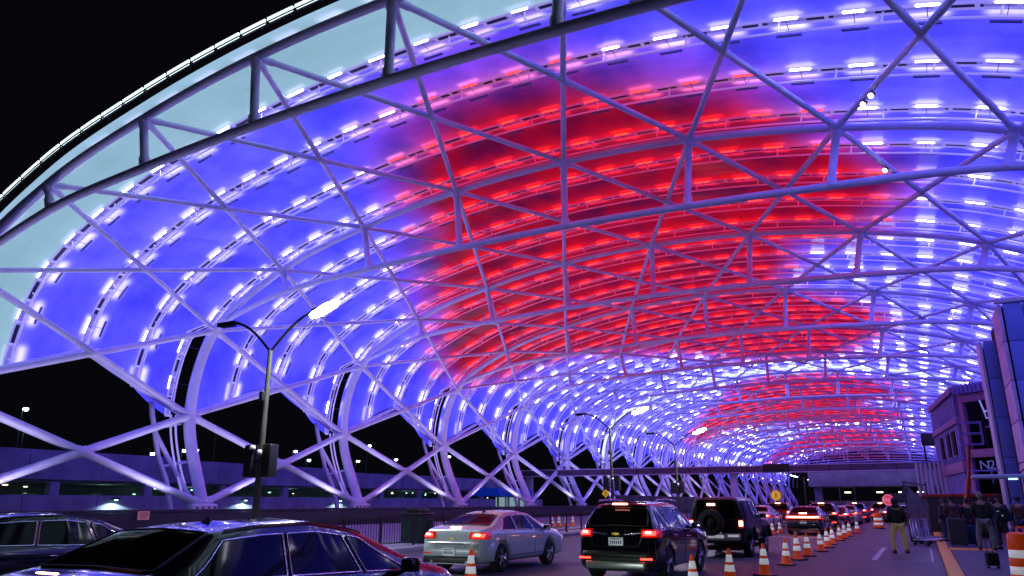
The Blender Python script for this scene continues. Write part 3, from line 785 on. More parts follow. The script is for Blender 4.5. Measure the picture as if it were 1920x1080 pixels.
mb = MB(); bx(mb, 0, L, 4.3, 4.6, 3, -1.6); bx(mb, 0, L, 8.45, 8.6, 3, -1.6); mb.build('floor_slab', DKIN, t)
# the angled side face: corrugated sheathing in three tiers
L, bx = wallface(a, b)
mb = MB()
nst = 15
for i in range(nst):
    s0 = L*i/nst; bx(mb, s0, s0+L/nst*.42, .1, 3.5, .36, .12); bx(mb, s0, s0+L/nst*.42, 4.3, 6.6, .36, .12); bx(mb, s0, s0+L/nst*.42, 7.1, 8.5, .36, .12)
mb.build('sheathing_rib', STUD, t)
mb = MB(); bx(mb, 0, L, 0, 8.9, .08, -.1); mb.build('sheathing', mat('sheathing_dark', (.06,.04,.20), .6, noise=.2), t)
mb = MB(); bx(mb, 0, L, 3.55, 4.25, .5, .15); bx(mb, 0, L, 6.65, 7.05, .5, .15); bx(mb, 0, L, 8.6, 9.0, .6, .15); mb.build('beam', FRM, t)
for s0 in (3.2, 6.6, 9.0): 
    mb = MB(); bx(mb, s0, s0+1.3, 4.7, 6.3, .1, .30); f = mb.build('window', DKIN, t); mb = MB(); bx(mb, s0-.06, s0+1.36, 4.6, 4.7, .12, .32); mb.build('sill', STUD, f)
LT = mat('reflection_glow', (1,1,1), .3, emit=(.2,.35,1), es=.4)
# glowing tube imitating a reflection (pale squiggle in the upper opening), and door number
t = empty('reflection_squiggle', (4.4,53.6,7.0)); tag(t, 'small pale blue glowing squiggle imitating a reflection in the upper dark opening', 'reflection')
mb = MB(); mb.tube([(-.5,0,.7),(-.35,0,.0)], .05, 6); mb.tube([(-.35,0,0),(-.3,0,-.4),(.4,0,-.4),(.45,0,.05),(-.35,0,0)], .05, 6); mb.build('frame', LT, t)
t = empty('door_sign', (2.2,37.2,3.0)); tag(t, 'pale lettering N2 standing above the awning', 'sign')
for i, ch in enumerate('N2'): txt(ch, (.10+.34*i, 0, 0), .50, mat('sign_letter_%s' % ch, (.4,.45,.8), .4, emit=(.3,.35,.9), es=.08), t, 'letter', ext=.02)
mb = MB(); mb.box((.25,0.02,-.06),(1.1,.05,.06)); mb.build('mount_rail', STUD, t)
mb = MB(); mb.box((.5,.05,-.3),(.05,.05,.55)); mb.build('bracket', STUD, t)
# pale corrugated screen left of it
t = empty('corrugated_screen', (1.2,66,0)); tag(t, 'pale blue corrugated screen under the right end of the footbridge', 'screen')
mb = MB()
for i in range(9): mb.tube([(-1.2+.3*i,0,0),(-1.2+.3*i,0,4.6)], .12, 8)
mb.build('sheet', mat('screen_pale', (.45,.45,.75), .4), t)
mb = MB(); mb.box((0,.2,4.65),(2.7,.1,.1)); mb.build('rail', STUD, t)

# boom lift
ORL2 = mat('lift_orange', (.50,.02,.015), .5, noise=.25)
t = empty('boom_lift', (1.7,41,.15)); tag(t, 'orange boom lift with raised arm in front of the unfinished building', 'boom lift')
mb = MB(); mb.rbox((0,0,.75),(1.3,1.9,.5),.08); mb.rbox((.1,-.2,1.15),(.9,1.1,.5),.1); mb.build('chassis', ORL2, t)
for sx in (-.6,.6):
    for sy in (-.65,.65): mb = MB(); mb.lathe([(0,-.13),(.3,-.13),(.38,-.08),(.38,.08),(.3,.13),(0,.13)], 16, (sx,sy,.38), 'x'); mb.build('wheel', RUB, t)
mb = MB(); mb.tube([(0,0,1.2),(.35,0,2.6)], .10, 4); mb.tube([(.34,0,2.5),(.55,0,4.1)], .075, 4); mb.tube([(.1,.05,1.5),(.42,.05,3.1)], .04, 6); mb.build('arm', ORL2, t)
mb = MB()
for z in (0,.5,1.0):
    for q in ((0,-.4,.9,.04),(0,.4,.9,.04)): mb.box((.7+q[0],q[1],4.1+z),(q[2],q[3],.04))
    for x in (.25,1.15): mb.box((x,0,4.1+z),(.04,.8,.04))
for x in (.25,1.15):
    for y in (-.4,.4): mb.box((x,y,4.6),(.04,.04,1.0))
mb.build('basket', STUD, t)

# sheeted fence panels and site clutter
PLAS = mat('site_plastic', (.20,.30,.30), .3, noise=.5, nscale=3)
t = empty('sheeted_fence', (-.35,40,0)); tag(t, 'leaning construction fence panel wrapped in torn pale green plastic', 'fence')
mb = MB(); P = []
for i in range(9):
    row = []
    for j in range(9):
        row.append((-.3+.11*i + .05*math.sin(j*1.7+i), -.9+.25*i+.06*math.sin(i*2+j*1.3), 2.5*j/8*(1-.04*i)))
    P.append(row)
mb.grid(P); mb.build('sheet', PLAS, t)
mb = MB()
for (x,y) in ((-.3,-.95),(.6,1.15)): mb.tube([(x,y,0),(x,y,2.6)], .03, 6)
mb.tube([(-.3,-.95,2.55),(.6,1.15,2.45)], .03, 6); mb.tube([(-.3,-.95,.15),(.6,1.15,.15)], .03, 6); mb.build('frame', GALV, t)
t = empty('site_fence', (.2,46,0)); tag(t, 'dark mesh fence with a red strip running behind the waiting people', 'fence')
mb = MB(); mb.rbox((1.6,0,1.1),(3.6,.05,1.8),.01); mb.build('mesh_screen', DARKW, t)
mb = MB(); mb.rbox((1.6,-.05,2.02),(3.6,.06,.14),.02); mb.build('rail', ORL2, t)
for x in (0,1.2,2.4,3.4): mb = MB(); mb.tube([(x,-.04,.0),(x,-.04,2.1)], .035, 6); mb.build('post', GALV, t)
def barrow(x, y, rz, lb):
    t = empty('luggage_cart', (x,y,0.0), rz); tag(t, lb, 'luggage cart', 'luggage carts parked by the fence')
    mb = MB(); mb.tube([(-.3,-.45,.22),(.3,-.45,.22),(.3,.45,.22),(-.3,.45,.22),(-.3,-.45,.22)], .022, 6)
    mb.tube([(-.3,.45,.22),(-.3,.55,1.0),(.3,.55,1.0),(.3,.45,.22)], .022, 6)
    for i in range(5): mb.tube([(-.3+.15*i,-.45,.22),(-.3+.15*i,.45,.22),(-.3+.15*i,.5,.6)], .012, 5)
    mb.tube([(-.3,.5,.6),(.3,.5,.6)], .016, 6); mb.build('frame', mat('cart_%d' % int(x*100+y), (.45,.42,.7), .3, .8), t)
    for sx in (-.28,.28):
        for sy in (-.4,.42): mb = MB(); mb.lathe([(0,-.03),(.09,-.03),(.1,0),(.09,.03),(0,.03)], 12, (sx,sy,.1), 'x'); mb.build('wheel', RUB, t)
for i, (x,y,r,lb) in enumerate(((.0,35.5,.6,'bright steel luggage cart nearest the sheeted fence'),(.25,36.6,.9,'steel luggage cart behind the nearest one'),(-.05,37.9,.3,'steel luggage cart at the foot of the plastic sheeting'),(.1,39.3,1.2,'rearmost steel luggage cart beside the dark mesh fence'))): barrow(x, y, r, lb)

# ------------------------------------------------------------------ cones and drums
def cone_proto():
    t = empty('traffic_cone')
    mb = MB(); mb.rbox((0,0,.02),(.40,.40,.04),.015); mb.build('base', BLACK, t)
    def r(z): return .155 - .125*z/.72
    mb = MB(); mb.lathe([(r(.04)+.02,.04),(r(.05),.05),(r(.26),.26),(r(.39),.39),(r(.45),.45),(r(.60),.60),(r(.70),.70),(r(.72)*.8,.72),(0,.72)], 24); mb.build('body', ORG, t)
    for z0, z1 in ((.26,.39),(.45,.60)):
        mb = MB(); mb.lathe([(r(z0),z0),(r(z0)+.004,z0),(r(z1)+.004,z1),(r(z1),z1)], 24); mb.build('reflective_band', REFL, t)
    return t
cp0 = cone_proto()
ordn = ['first','second','third','fourth','fifth','sixth','seventh','eighth','ninth','tenth','eleventh','twelfth','thirteenth']
cl = [((-8.35,13.9),'orange cone alone in front of the silver sedan'),((-4.1,15.2),'cone half cut off at the bottom edge below the black crossover rear wheel'),((-3.8,17.0),'cone beside the front wheel of the black crossover, base out of view')]
line = [(-3.48,19.2),(-3.51,22.7),(-3.51,24.9),(-3.47,26.8),(-3.37,29.6),(-3.42,32.2),(-3.47,34.7),(-3.51,38.2),(-3.5,40.5),(-3.51,43.5),(-3.44,48)]
desc = ['largest fully visible orange cone, at the near end of the cone line','second fully visible cone of the line, with clean twin white bands','third cone of the line, duller and darker orange than its neighbours','fourth cone of the line, bright, in front of the red sedan','fifth cone of the line, just right of the red sedan bumper','sixth cone of the line, close behind the fifth','seventh cone of the line, in the crowded middle','eighth cone of the line, in the crowded middle','ninth cone of the line, last of the crowded ones','tenth cone of the line, standing apart near the far end','last and smallest cone at the far end of the line']
cl += list(zip(line, desc))
cl += [((-7.3,43.5),'left one of the two cones between the jeep and the red sedan'),((-7.3,46),'right one of the two cones between the jeep and the red sedan')]
cl += [((-20.6,29.5),'lone small cone on the median behind the silver sedan')]
for i, y in enumerate((44.6,45.6,46.7,47.8)): cl.append(((-20.8,y), ['leftmost','second from left','third from left','rightmost'][i]+' of the four tiny cones behind the railing'))
for i, ((x,y), lb) in enumerate(cl):
    o = cp0 if i == 0 else copy_tree(cp0)
    o.location = (x,y,.15 if x < -18 else 0); o.rotation_euler = (random.uniform(-.02,.02),random.uniform(-.02,.02),random.uniform(-.8,.8)); q_ = random.uniform(.93,1.05); o.scale = (q_,q_,q_); tag(o, lb, 'traffic cone', 'orange traffic cones along the lanes')
def drum_proto():
    t = empty('traffic_drum')
    pr = lambda z: .29 - .055*z
    mb = MB(); mb.lathe([(.38,0),(.38,.06),(.30,.08)], 28); mb.build('base', BLACK, t)
    zs_ = [.08,.24,.39,.54,.69,.84,.97]
    body = MB(); pts = [(pr(.08),.08)]
    for i in range(6):
        z0, z1 = zs_[i], zs_[i+1]
        if i in (1,3):
            q = MB(); q.lathe([(pr(z0)-.004,z0+.004),(pr(z0)+.002,z0+.006),(pr(z1)+.002,z1-.006),(pr(z1)-.004,z1-.004)], 28); q.build('reflective_band', REFL, t)
            pts += [(pr(z0)-.004,z0+.002),(pr(z1)-.004,z1-.002)]
        else: pts += [(pr(z0)+.008,z0+.01),(pr(z1)+.008,z1-.01)]
    pts += [(pr(.97),.97),(pr(.97)*.8,1.0),(0,1.0)]
    body.lathe(pts, 28); body.build('body', ORG, t)
    q = MB(); q.tube([(-.06,0,1.0),(-.05,0,1.1),(.05,0,1.1),(.06,0,1.0)], .02, 8); q.build('handle', ORG, t)
    return t
d0 = drum_proto(); d0.location = (1.60,17.9,.10); tag(d0, 'big orange and white striped traffic drum at the bottom right corner', 'traffic drum', 'traffic drums')
d1 = copy_tree(d0); d1.location = (-2.75,57,0); tag(d1, 'small distant striped traffic drum at the end of the cone line', 'traffic drum', 'traffic drums')

# ------------------------------------------------------------------ cars
def smooth_interp(pts, sig=.05):
    xs = np.array([p[0] for p in pts]); zs = np.array([p[1] for p in pts])
    g = np.linspace(xs[0], xs[-1], 800); v = np.interp(g, xs, zs)
    dx = g[1]-g[0]; n = max(1, int(3*sig/dx)); k = np.exp(-.5*(np.arange(-n, n+1)*dx/sig)**2); k /= k.sum()
    vp = np.concatenate([np.full(n, v[0]) , v, np.full(n, v[-1])]); sv = np.convolve(vp, k, 'valid')
    return lambda y: float(np.interp(y, g, sv))
class CarShape:
    def __init__(s, L, W, H, top, belt, zf=.2, wroof=.56, plan_r=.5, sig=.05, tumble=.955):
        s.L, s.W, s.H, s.zf, s.wroof, s.tumble = L, W, H, zf, wroof, tumble
        s.top = smooth_interp(top, sig); s.belt = smooth_interp(belt, .12); s.pr = plan_r
    def wid(s, y):
        e = s.L/2 - abs(y); q = min(1, max(0, e/s.pr)); return s.W/2*(.80 + .20*math.sqrt(max(0, 1-(1-q)**2.4)))
    def ctrl(s, y):
        zt = s.top(y); zb = min(s.belt(y), zt-.025); wb = s.wid(y)
        cab = min(1, max(0, (zt-s.belt(y)-.02)/(s.H-s.belt(0)-.02)))
        wr = (1-cab)*wb*.93 + cab*s.wroof; zf = s.zf
        zm = (zf+zb)/2+.04
        return [(0,zf),(wb*.82,zf),(wb*.955,zf+.07),(wb*.995,zm-.12),(wb*1.0,zm+.04),(wb*.985,zb-.07),(wb*s.tumble,zb),(wr,zt-.085*cab-.008),(wr-.05,zt-.03*cab-.004),(wr-.16,zt-.012),(0,zt+.012*cab)]
    def at(s, y, i, f):
        c = s.ctrl(y); a, b = c[i], c[i+1]; return (a[0]+(b[0]-a[0])*f, a[1]+(b[1]-a[1])*f)
    def stations(s):
        e = s.L/2; q = []
        u = np.linspace(-1, 1, 96)
        return [e*(math.sin(v*PI/2)*.6+v*.4) for v in u]
    def body(s, wheels, wr, paint, name='body'):
        sub = [1,1,2,2,2,2,3,2,2,3]
        P = []
        for y in s.stations():
            c = s.ctrl(y); ring = []
            for i in range(10):
                for k in range(sub[i]):
                    f = k/sub[i]; ring.append((c[i][0]+(c[i+1][0]-c[i][0])*f, c[i][1]+(c[i+1][1]-c[i][1])*f))
            ring.append(c[10])
            full = [(x,y,z) for x,z in ring] + [(-x,y,z) for x,z in ring[-2:0:-1]]
            P.append(full)
        mb = MB(); mb.grid(P, closed=True); mb.add(P[0], [tuple(range(len(P[0])))]); mb.add(P[-1], [tuple(reversed(range(len(P[0]))))])
        me = mb.mesh(name, paint)
        bm = bmesh.new(); bm.from_mesh(me); bmesh.ops.remove_doubles(bm, verts=bm.verts, dist=1e-4); bmesh.ops.recalc_face_normals(bm, faces=bm.faces); bm.to_mesh(me); bm.free()
        ob = bpy.data.objects.new(name, me); col.objects.link(ob)
        cm = MB()
        cuts = []
        for (wx, wy) in wheels:
            m2 = MB(); m2.lathe([(0,-.17),(wr+.07,-.17),(wr+.07,.25),(0,.25)], 36, (wx,wy,wr), 'x')
            co = m2.build('cutter', BLACK)
            md = ob.modifiers.new('b', 'BOOLEAN'); md.operation = 'DIFFERENCE'; md.object = co; md.solver = 'EXACT'; cuts.append(co)
        dg = bpy.context.evaluated_depsgraph_get(); dg.update()
        nm = bpy.data.meshes.new_from_object(ob.evaluated_get(dg)); ob.modifiers.clear(); ob.data = nm
        for co in cuts: bpy.data.objects.remove(co)
        return ob
    def side_patch(s, sg, yb0, yt0, yb1, yt1, f0=.06, f1=.94, off=.008, nu=14, nv=6, i=6):
        P = []
        for a in range(nu+1):
            row = []
            for b in range(nv+1):
                fv = b/nv; f = f0+(f1-f0)*fv
                y = (yb0+(yt0-yb0)*fv)*(1-a/nu) + (yb1+(yt1-yb1)*fv)*(a/nu)
                x, z = s.at(y, i, f); row.append((sg*(x+off), y, z+off*.3))
            P.append(row)
        return P
    def top_patch(s, y0, y1, w=.95, off=.008, nu=10, nv=12, sgn=1, arch=0):
        P = []
        for a in range(nu+1):
            y = y0+(y1-y0)*a/nu; row = []; c = s.ctrl(y); xe = c[8][0]*w; dz = (s.top(y+.02)-s.top(y-.02))/.04; n = 1/math.sqrt(1+dz*dz)
            for b in range(nv+1):
                x = -xe+2*xe*b/nv; ax = abs(x)
                if ax > c[9][0]: z = c[9][1]+(c[8][1]-c[9][1])*(ax-c[9][0])/(c[8][0]-c[9][0])
                else: z = c[10][1]+(c[9][1]-c[10][1])*ax/c[9][0]
                row.append((x, y-dz*n*off, z+n*off))
            P.append(row)
        return P
def make_wheel(r, w, parent, x, y, sg):
    mb = MB(); o = sg*w/2
    mb.lathe([(r*.66,-w/2),(r*.93,-w/2),(r,-w*.36),(r,w*.36),(r*.93,w/2),(r*.66,w/2)], 30, (0,0,0), 'x')
    ty = mb.build('wheel', RUB, parent); ty.location = (x,y,r)
    mb = MB()
    mb.lathe([(r*.66,w*.5),(r*.70,w*.49),(r*.62,w*.42),(r*.60,-w*.3)], 26, (0,0,0), 'x')
    for k in range(5):
        a = 2*PI*k/5+.3
        for d in (-.13,.13):
            mb.tube([(w*.36, r*.10*math.cos(a), r*.10*math.sin(a)), (w*.42, r*.64*math.cos(a+d), r*.64*math.sin(a+d))], [r*.075,r*.06], 6)
    mb.lathe([(0,w*.44),(r*.14,w*.43),(r*.16,w*.34)], 14, (0,0,0), 'x')
    rm = mb.build('rim', RIM, ty)
    mb = MB(); mb.lathe([(0,w*.05),(r*.6,w*.05),(r*.6,-w*.05)], 20, (0,0,0), 'x'); mb.build('brake_disc', BLACK, ty)
    if sg < 0: ty.rotation_euler = (0,0,PI)
    return ty
def outline(P, mb, r=.012):
    e = [P[i][0] for i in range(len(P))] + P[-1][1:] + [P[i][-1] for i in range(len(P)-2, -1, -1)] + list(reversed(P[0][1:-1]))
    e.append(e[0]); mb.tube(e, r, 6, cap=False)
def lamp_patch(S, t, sg, z0, z1, x0, x1, ydep, hs=.62, core=True):
    # lamp wrapping the rear corner: inner part on the rear face, outer part along the flank
    e = -S.L/2
    P = []
    for a in range(9):
        q = a/8; row = []
        for b in range(5):
            z = z0+(z1-z0)*b/4
            # rear face: find y where centre line reaches z, follow plan
            if q < .6:
                x = x0+(x1-x0)*q/.6; y = rear_y(S, z, x)
                row.append((sg*x, y-.022, z))
            else:
                y1 = rear_y(S, z, x1); y = y1 + ydep*(q-.6)/.4
                row.append((sg*(side_x(S, y, z)+.018), y, z))
        P.append(row)
    mb = MB(); mb.grid(P); h = mb.build('tail_lamp', TAILD, t)
    if core:
        P2 = [[(p[0]*1.0, p[1]-.012, p[2]) for p in row[1:4]] for row in P[1:6]]
        mb = MB(); mb.grid(P2); mb.build('lens', TAIL, h)
        P3_ = [[(p[0], p[1]-.02, p[2]) for p in row[2:4]] for row in P[2:5]]
        mb = MB(); mb.grid(P3_); mb.build('bulb', TAILH, h)
    return h
def side_x(S, y, z):
    c = S.ctrl(y); pts = c[1:8]
    return float(np.interp(z, [p[1] for p in pts], [p[0] for p in pts]))
def rear_y(S, z, x):
    for y in np.arange(-S.L/2, 0, .01):
        c = S.ctrl(y)
        if z <= c[10][1] + 1e-6:
            pts = c[5:]
            zz = np.interp(x, [p[0] for p in reversed(pts)], [p[1] for p in reversed(pts)]) if x < c[5][0] else -1
            if x < pts[0][0] and zz >= z: return float(y)
            if x <= side_x(S, y, z): 
                if zz >= z: return float(y)
    return -S.L/2
def build_car(name, label, S, wheels_y, wr, track, paint, side_wins, rear_win, front_win, group=None, lamps=None, plate=(.62,), bumper=None, mirror=None, chrome=True, extras=None, high=None):
    t = empty(name); tag(t, label, 'car', group)
    ws = [(sx*track, y) for sx in (-1,1) for y in wheels_y]
    bo = S.body([(w[0]+(.0), w[1]) for w in ws], wr, paint); bo.parent = t
    for (x, y) in ws: make_wheel(wr, .22, t, x*1.0, y, 1 if x > 0 else -1)
    mb = MB(); mb.box((0,0,.26),(track*1.5,S.L*.82,.12)); mb.build('underbody', BLACK, t)
    for sg in (-1,1):
        for wn in side_wins:
            P = S.side_patch(sg, *wn); mb = MB(); mb.grid(P); w = mb.build('side_window', GLASS, t)
            mb = MB(); outline(P, mb, .011); mb.build('trim', CHR if chrome else BLACK, w)
    P = S.top_patch(*rear_win); mb = MB(); mb.grid(P); w = mb.build('rear_window', GLASS, t); mb = MB(); outline(P, mb, .01); mb.build('seal', BLACK, w)
    P = S.top_patch(*front_win); mb = MB(); mb.grid(P); mb.build('windscreen', GLASS, t)
    # door seams and handles
    for sg in (-1,1):
        mb = MB()
        for y in [side_wins[0][0]+.15] + [wn[2] for wn in side_wins[-2:]]:
            pts = []
            for z in np.linspace(S.zf+.15, S.belt(y)-.02, 7): pts.append((sg*(side_x(S, y, z)+.001), y, z))
            mb.tube(pts, .006, 4)
        pts = [(sg*(side_x(S, y, S.zf+.15)+.001), y, S.zf+.15) for y in np.linspace(wheels_y[0]+wr+.12, wheels_y[1]-wr-.12, 8)]; mb.tube(pts, .01, 4)
        mb.build('door_seam', BLACK, t)
        for wn in side_wins[-2:]:
            y = wn[0]+.12 if wn[0] < wn[2] else wn[2]; z = S.belt(y)-.13
            x = side_x(S, y, z); mb = MB(); mb.tube([(sg*(x+.0),y-.02,z),(sg*(x+.03),y+.02,z),(sg*(x+.03),y+.16,z),(sg*x,y+.2,z)], .012, 6); mb.build('door_handle', CHR if chrome else BLACK, t)
        if mirror:
            my, mz = mirror; x = side_x(S, my, mz-.05)
            mb = MB(); mb.rbox((sg*(x+.12),my,mz+.02),(.22,.10,.15),.04); mb.tube([(sg*(x-.02),my+.03,mz-.06),(sg*(x+.08),my,mz-.02)], .025, 6); mr = mb.build('mirror', paint if mirror[1] < 90 else BLACK, t)
            mb = MB(); mb.rbox((sg*(x+.125),my-.052,mz+.02),(.18,.01,.115),.004); mb.build('mirror_glass', CHR, mr)
    if lamps:
        for sg in (-1,1): lamp_patch(S, t, sg, *lamps)
    if bumper:
        z0, z1, m_, dep = bumper; P = []
        for q in np.linspace(-1, 1, 19):
            # wrap round the rear
            if abs(q) < .72: x = q/.72*S.W/2*.86; y = -S.L/2 - dep*(1-.25*(q/.72)**2)
            else: x = math.copysign(S.W/2*(.86+.155*math.sin((abs(q)-.72)/.28*PI/2)), q); y = -S.L/2 - dep*.75 + (abs(q)-.72)/.28*.55
            zc = (z0+z1)/2; hz = (z1-z0)/2
            P.append([(x*.97,y+.10,z0),(x,y+.01,zc-hz*.75),(x*1.004,y,zc),(x,y+.01,zc+hz*.8),(x*.97,y+.10,z1)])
        mb = MB(); mb.grid(P); mb.build('rear_bumper', m_, t)
    z = plate[0]; y = rear_y(S, z, .1) - (plate[1] if len(plate) > 1 else .02)
    mb = MB(); mb.rbox((0,y,z),(.33,.012,.165),.004); pl = mb.build('licence_plate', PLATE, t)
    mb = MB(); mb.rbox((0,y-.008,z+.055),(.24,.004,.02),.001)
    for i in range(6): mb.rbox((-.115+.046*i,y-.008,z-.015),(.028,.004,.065),.001)
    mb.build('plate_print', PLATEB, pl)
    if high:
        mb = MB(); mb.rbox(high[0], high[1], .01); mb.build('high_brake_lamp', TAILH, t)
    if extras: extras(t, S)
    return t
def hl(t, S, z=.68):
    for sg in (-1,1):
        mb = MB(); mb.rbox((sg*S.W*.36, S.L/2-.12, z),(.34,.22,.14),.04); mb.build('headlight', REFL, t)
# silver mid size sedan
Ssed = CarShape(4.86,1.85,1.46, [(-2.43,.42),(-2.405,.62),(-2.37,.93),(-2.30,1.02),(-2.0,1.075),(-1.78,1.10),(-1.05,1.36),(-.55,1.445),(.1,1.46),(.6,1.40),(1.35,1.06),(1.55,1.0),(2.1,.90),(2.33,.78),(2.40,.60),(2.43,.42)],
    [(-2.43,.6),(-2.35,.92),(-1.6,.98),(0,.94),(1.3,.90),(2.2,.78),(2.43,.6)], zf=.22, wroof=.57)
def ex_silver(t, S):
    mb = MB(); mb.rbox((0,-2.405,.80),(.15,.02,.04),.012); mb.rbox((0,-2.405,.80),(.06,.025,.055),.012); mb.build('badge', mat('badge_gold', (.7,.5,.12), .3, .9), t)
    mb = MB(); mb.rbox((0,-2.49,.32),(1.5,.05,.16),.03); mb.build('diffuser', BLACK, t)
    for sg in (-1,1):
        mb = MB(); mb.rbox((sg*.66,-2.485,.47),(.22,.02,.035),.01); mb.build('reflector', TAILD, t)
        mb = MB(); mb.tube([(sg*.5,-2.46,.27),(sg*.5,-2.52,.27)], .04, 10); mb.build('exhaust', CHR, t)
    mb = MB(); mb.tube([(-.62,-2.43,.73),(-.55,-2.47,.68),(.55,-2.47,.68),(.62,-2.43,.73)], .006, 5); mb.tube([(-.44,-2.47,.62),(-.40,-2.475,.70),(.40,-2.475,.70),(.44,-2.47,.62)], .006, 5); mb.build('trunk_seam', BLACK, t)
    mb = MB(); mb.add([(0,-.95,1.40),(0,-.72,1.43),(0,-.80,1.50),(.02,-.75,1.42),(-.02,-.75,1.42)], [(0,1,2),(0,3,2),(0,4,2),(3,1,2),(4,1,2)]); mb.build('antenna_fin', BLACK, t)
    hl(t, S)
SW = [(-1.45,-.98,-.62,-.50),(-.56,-.44,.40,.33),(.46,.39,1.28,.62)]
car_silver = build_car('silver_sedan', 'silver sedan with lit brake lamps in the lane beside the railing', Ssed, (-1.42,1.34), .33, .80, PSILV, SW, (-1.76,-1.04,.93), (.66,1.34,.92),
    lamps=(.80,.96,.50,.84,.22), plate=(.50,.10), bumper=(.28,.74,PSILV,.05), mirror=(1.0,.98), extras=ex_silver, high=((0,-2.2,1.072),(.30,.04,.018)))
car_silver.location = (-10.35,18.7,0)
# two dark sedans nearest the camera
Ssed2 = CarShape(4.92,1.87,1.47, [(-2.46,.42),(-2.43,.62),(-2.40,.95),(-2.34,1.07),(-2.15,1.10),(-1.92,1.125),(-1.28,1.425),(-.75,1.475),(0,1.49),(.6,1.40),(1.45,1.05),(1.65,.99),(2.15,.90),(2.36,.78),(2.43,.60),(2.46,.42)],
    [(-2.46,.6),(-2.35,.95),(-1.6,1.02),(0,.96),(1.3,.92),(2.2,.78),(2.46,.6)], zf=.2, wroof=.61)
SW2 = [(-1.78,-1.22,-.62,-.48),(-.56,-.42,.42,.35),(.50,.43,1.36,.62)]
def ex_dark(t, S):
    mb = MB(); mb.add([(0,-.98,1.42),(0,-.74,1.45),(0,-.80,1.53),(.02,-.77,1.43),(-.02,-.77,1.43)], [(0,1,2),(0,3,2),(0,4,2),(3,1,2),(4,1,2)]); mb.build('antenna_fin', BLACK, t)
    for sg in (-1,1):
        mb = MB(); mb.tube([(sg*(S.ctrl(y)[8][0]+.01), y, S.ctrl(y)[8][1]+.006) for y in np.linspace(-1.15,.7,20)], .009, 5); mb.build('roof_gutter', BLACK, t)
    hl(t, S)
c1 = build_car('black_sedan', 'black sedan cut off at the bottom left, nearest car to the camera, red lamp glowing', Ssed2, (-1.45,1.37), .34, .80, PBLACK, SW2, (-1.90,-1.30,.95), (.68,1.42,.93),
    lamps=(.80,.96,.50,.84,.22), plate=(.55,.04), bumper=(.3,.74,PBLACK,.05), mirror=(1.12,.98), extras=ex_dark, high=((0,-2.28,1.126),(.26,.03,.014)))
c1.location = (-6.05,6.0,0)
c2 = build_car('blue_black_sedan', 'second dark sedan at the left edge, behind the nearest one, chrome window outline', Ssed2, (-1.45,1.37), .34, .80, PBLUE, [(-1.80,-1.22,-.62,-.48),(-.56,-.42,.42,.35),(.50,.43,1.36,.62)], (-1.90,-1.30,.95), (.68,1.42,.93),
    lamps=(.80,.96,.50,.84,.22), plate=(.55,.04), bumper=(.3,.74,PBLUE,.05), mirror=(1.12,.98), extras=ex_dark)
c2.location = (-13.2,7.9,0)
def head_lamps(root, e=90, yy=2.5):
    for sg in (-1,1):
        L = bpy.data.lights.new('headlight_beam', 'SPOT'); L.energy = e; L.color = (.86,1,.95); L.spot_size = 1.5; L.spot_blend = .8; L.shadow_soft_size = .08
        lo = bpy.data.objects.new('headlight_beam', L); link(lo, root); lo.location = (sg*.66, yy, .68); lo.rotation_euler = (math.radians(84), 0, 0)
head_lamps(c1, 160)
head_lamps(c2, 160)
# black crossover
Ssuv = CarShape(4.65,1.86,1.68, [(-2.325,.45),(-2.30,.70),(-2.26,1.02),(-2.20,1.12),(-1.85,1.56),(-1.72,1.635),(-1.2,1.665),(-.2,1.68),(.35,1.63),(1.15,1.18),(1.35,1.10),(2.0,1.0),(2.22,.85),(2.30,.66),(2.325,.45)],
    [(-2.325,.6),(-2.2,1.06),(-1.4,1.10),(0,1.02),(1.1,1.0),(2.0,.88),(2.325,.6)], zf=.24, wroof=.60, plan_r=.45)
def ex_suv(t, S):
    mb = MB(); mb.rbox((0,-2.31,1.0),(.16,.02,.042),.012); mb.rbox((0,-2.31,1.0),(.065,.026,.06),.012); mb.build('badge', mat('badge_gold2', (.9,.65,.10), .3, .6, emit=(1,.7,.1), es=.15), t)
    mb = MB(); mb.tube([(-.62,-2.27,1.03),(-.2,-2.31,.985)], .012, 6); mb.build('chrome_strip', CHR, t); mb = MB(); mb.tube([(.62,-2.27,1.03),(.2,-2.31,.985)], .012, 6); mb.build('chrome_strip', CHR, t)
    mb = MB(); mb.rbox((0,-2.375,.36),(1.35,.10,.16),.04); mb.build('skid_plate', SILVERP, t)
    mb = MB(); mb.rbox((0,-2.36,.56),(1.5,.06,.10),.03); mb.build('lower_cladding', BLACK, t)
    for sg in (-1,1):
        mb = MB(); mb.rbox((sg*.70,-2.37,.50),(.26,.03,.035),.01); mb.build('reflector', TAIL, t)
        mb = MB(); mb.tube([(sg*.68,-1.5,1.70),(sg*.69,-.6,1.73),(sg*.66,.2,1.69)], .018, 6); mb.build('roof_rail', CHR, t)
    mb = MB(); mb.rbox((0,-1.83,1.655),(1.12,.22,.035),.015); mb.build('spoiler', PBLACK, t)
    mb = MB(); mb.lathe([(0,.06),(.05,.03),(.06,0)], 10, (-.05,-1.45,1.67)); mb.build('antenna_fin', BLACK, t)
    mb = MB(); mb.tube([(-.60,-2.28,.93),(-.5,-2.33,.74),(.5,-2.33,.74),(.60,-2.28,.93)], .006, 5); mb.build('tailgate_seam', STEELD, t)
    hl(t, S, .85)
SWU = [(-1.85,-1.60,-1.12,-1.05),(-1.05,-.98,-.08,-.13),(.0,-.05,1.05,.42)]
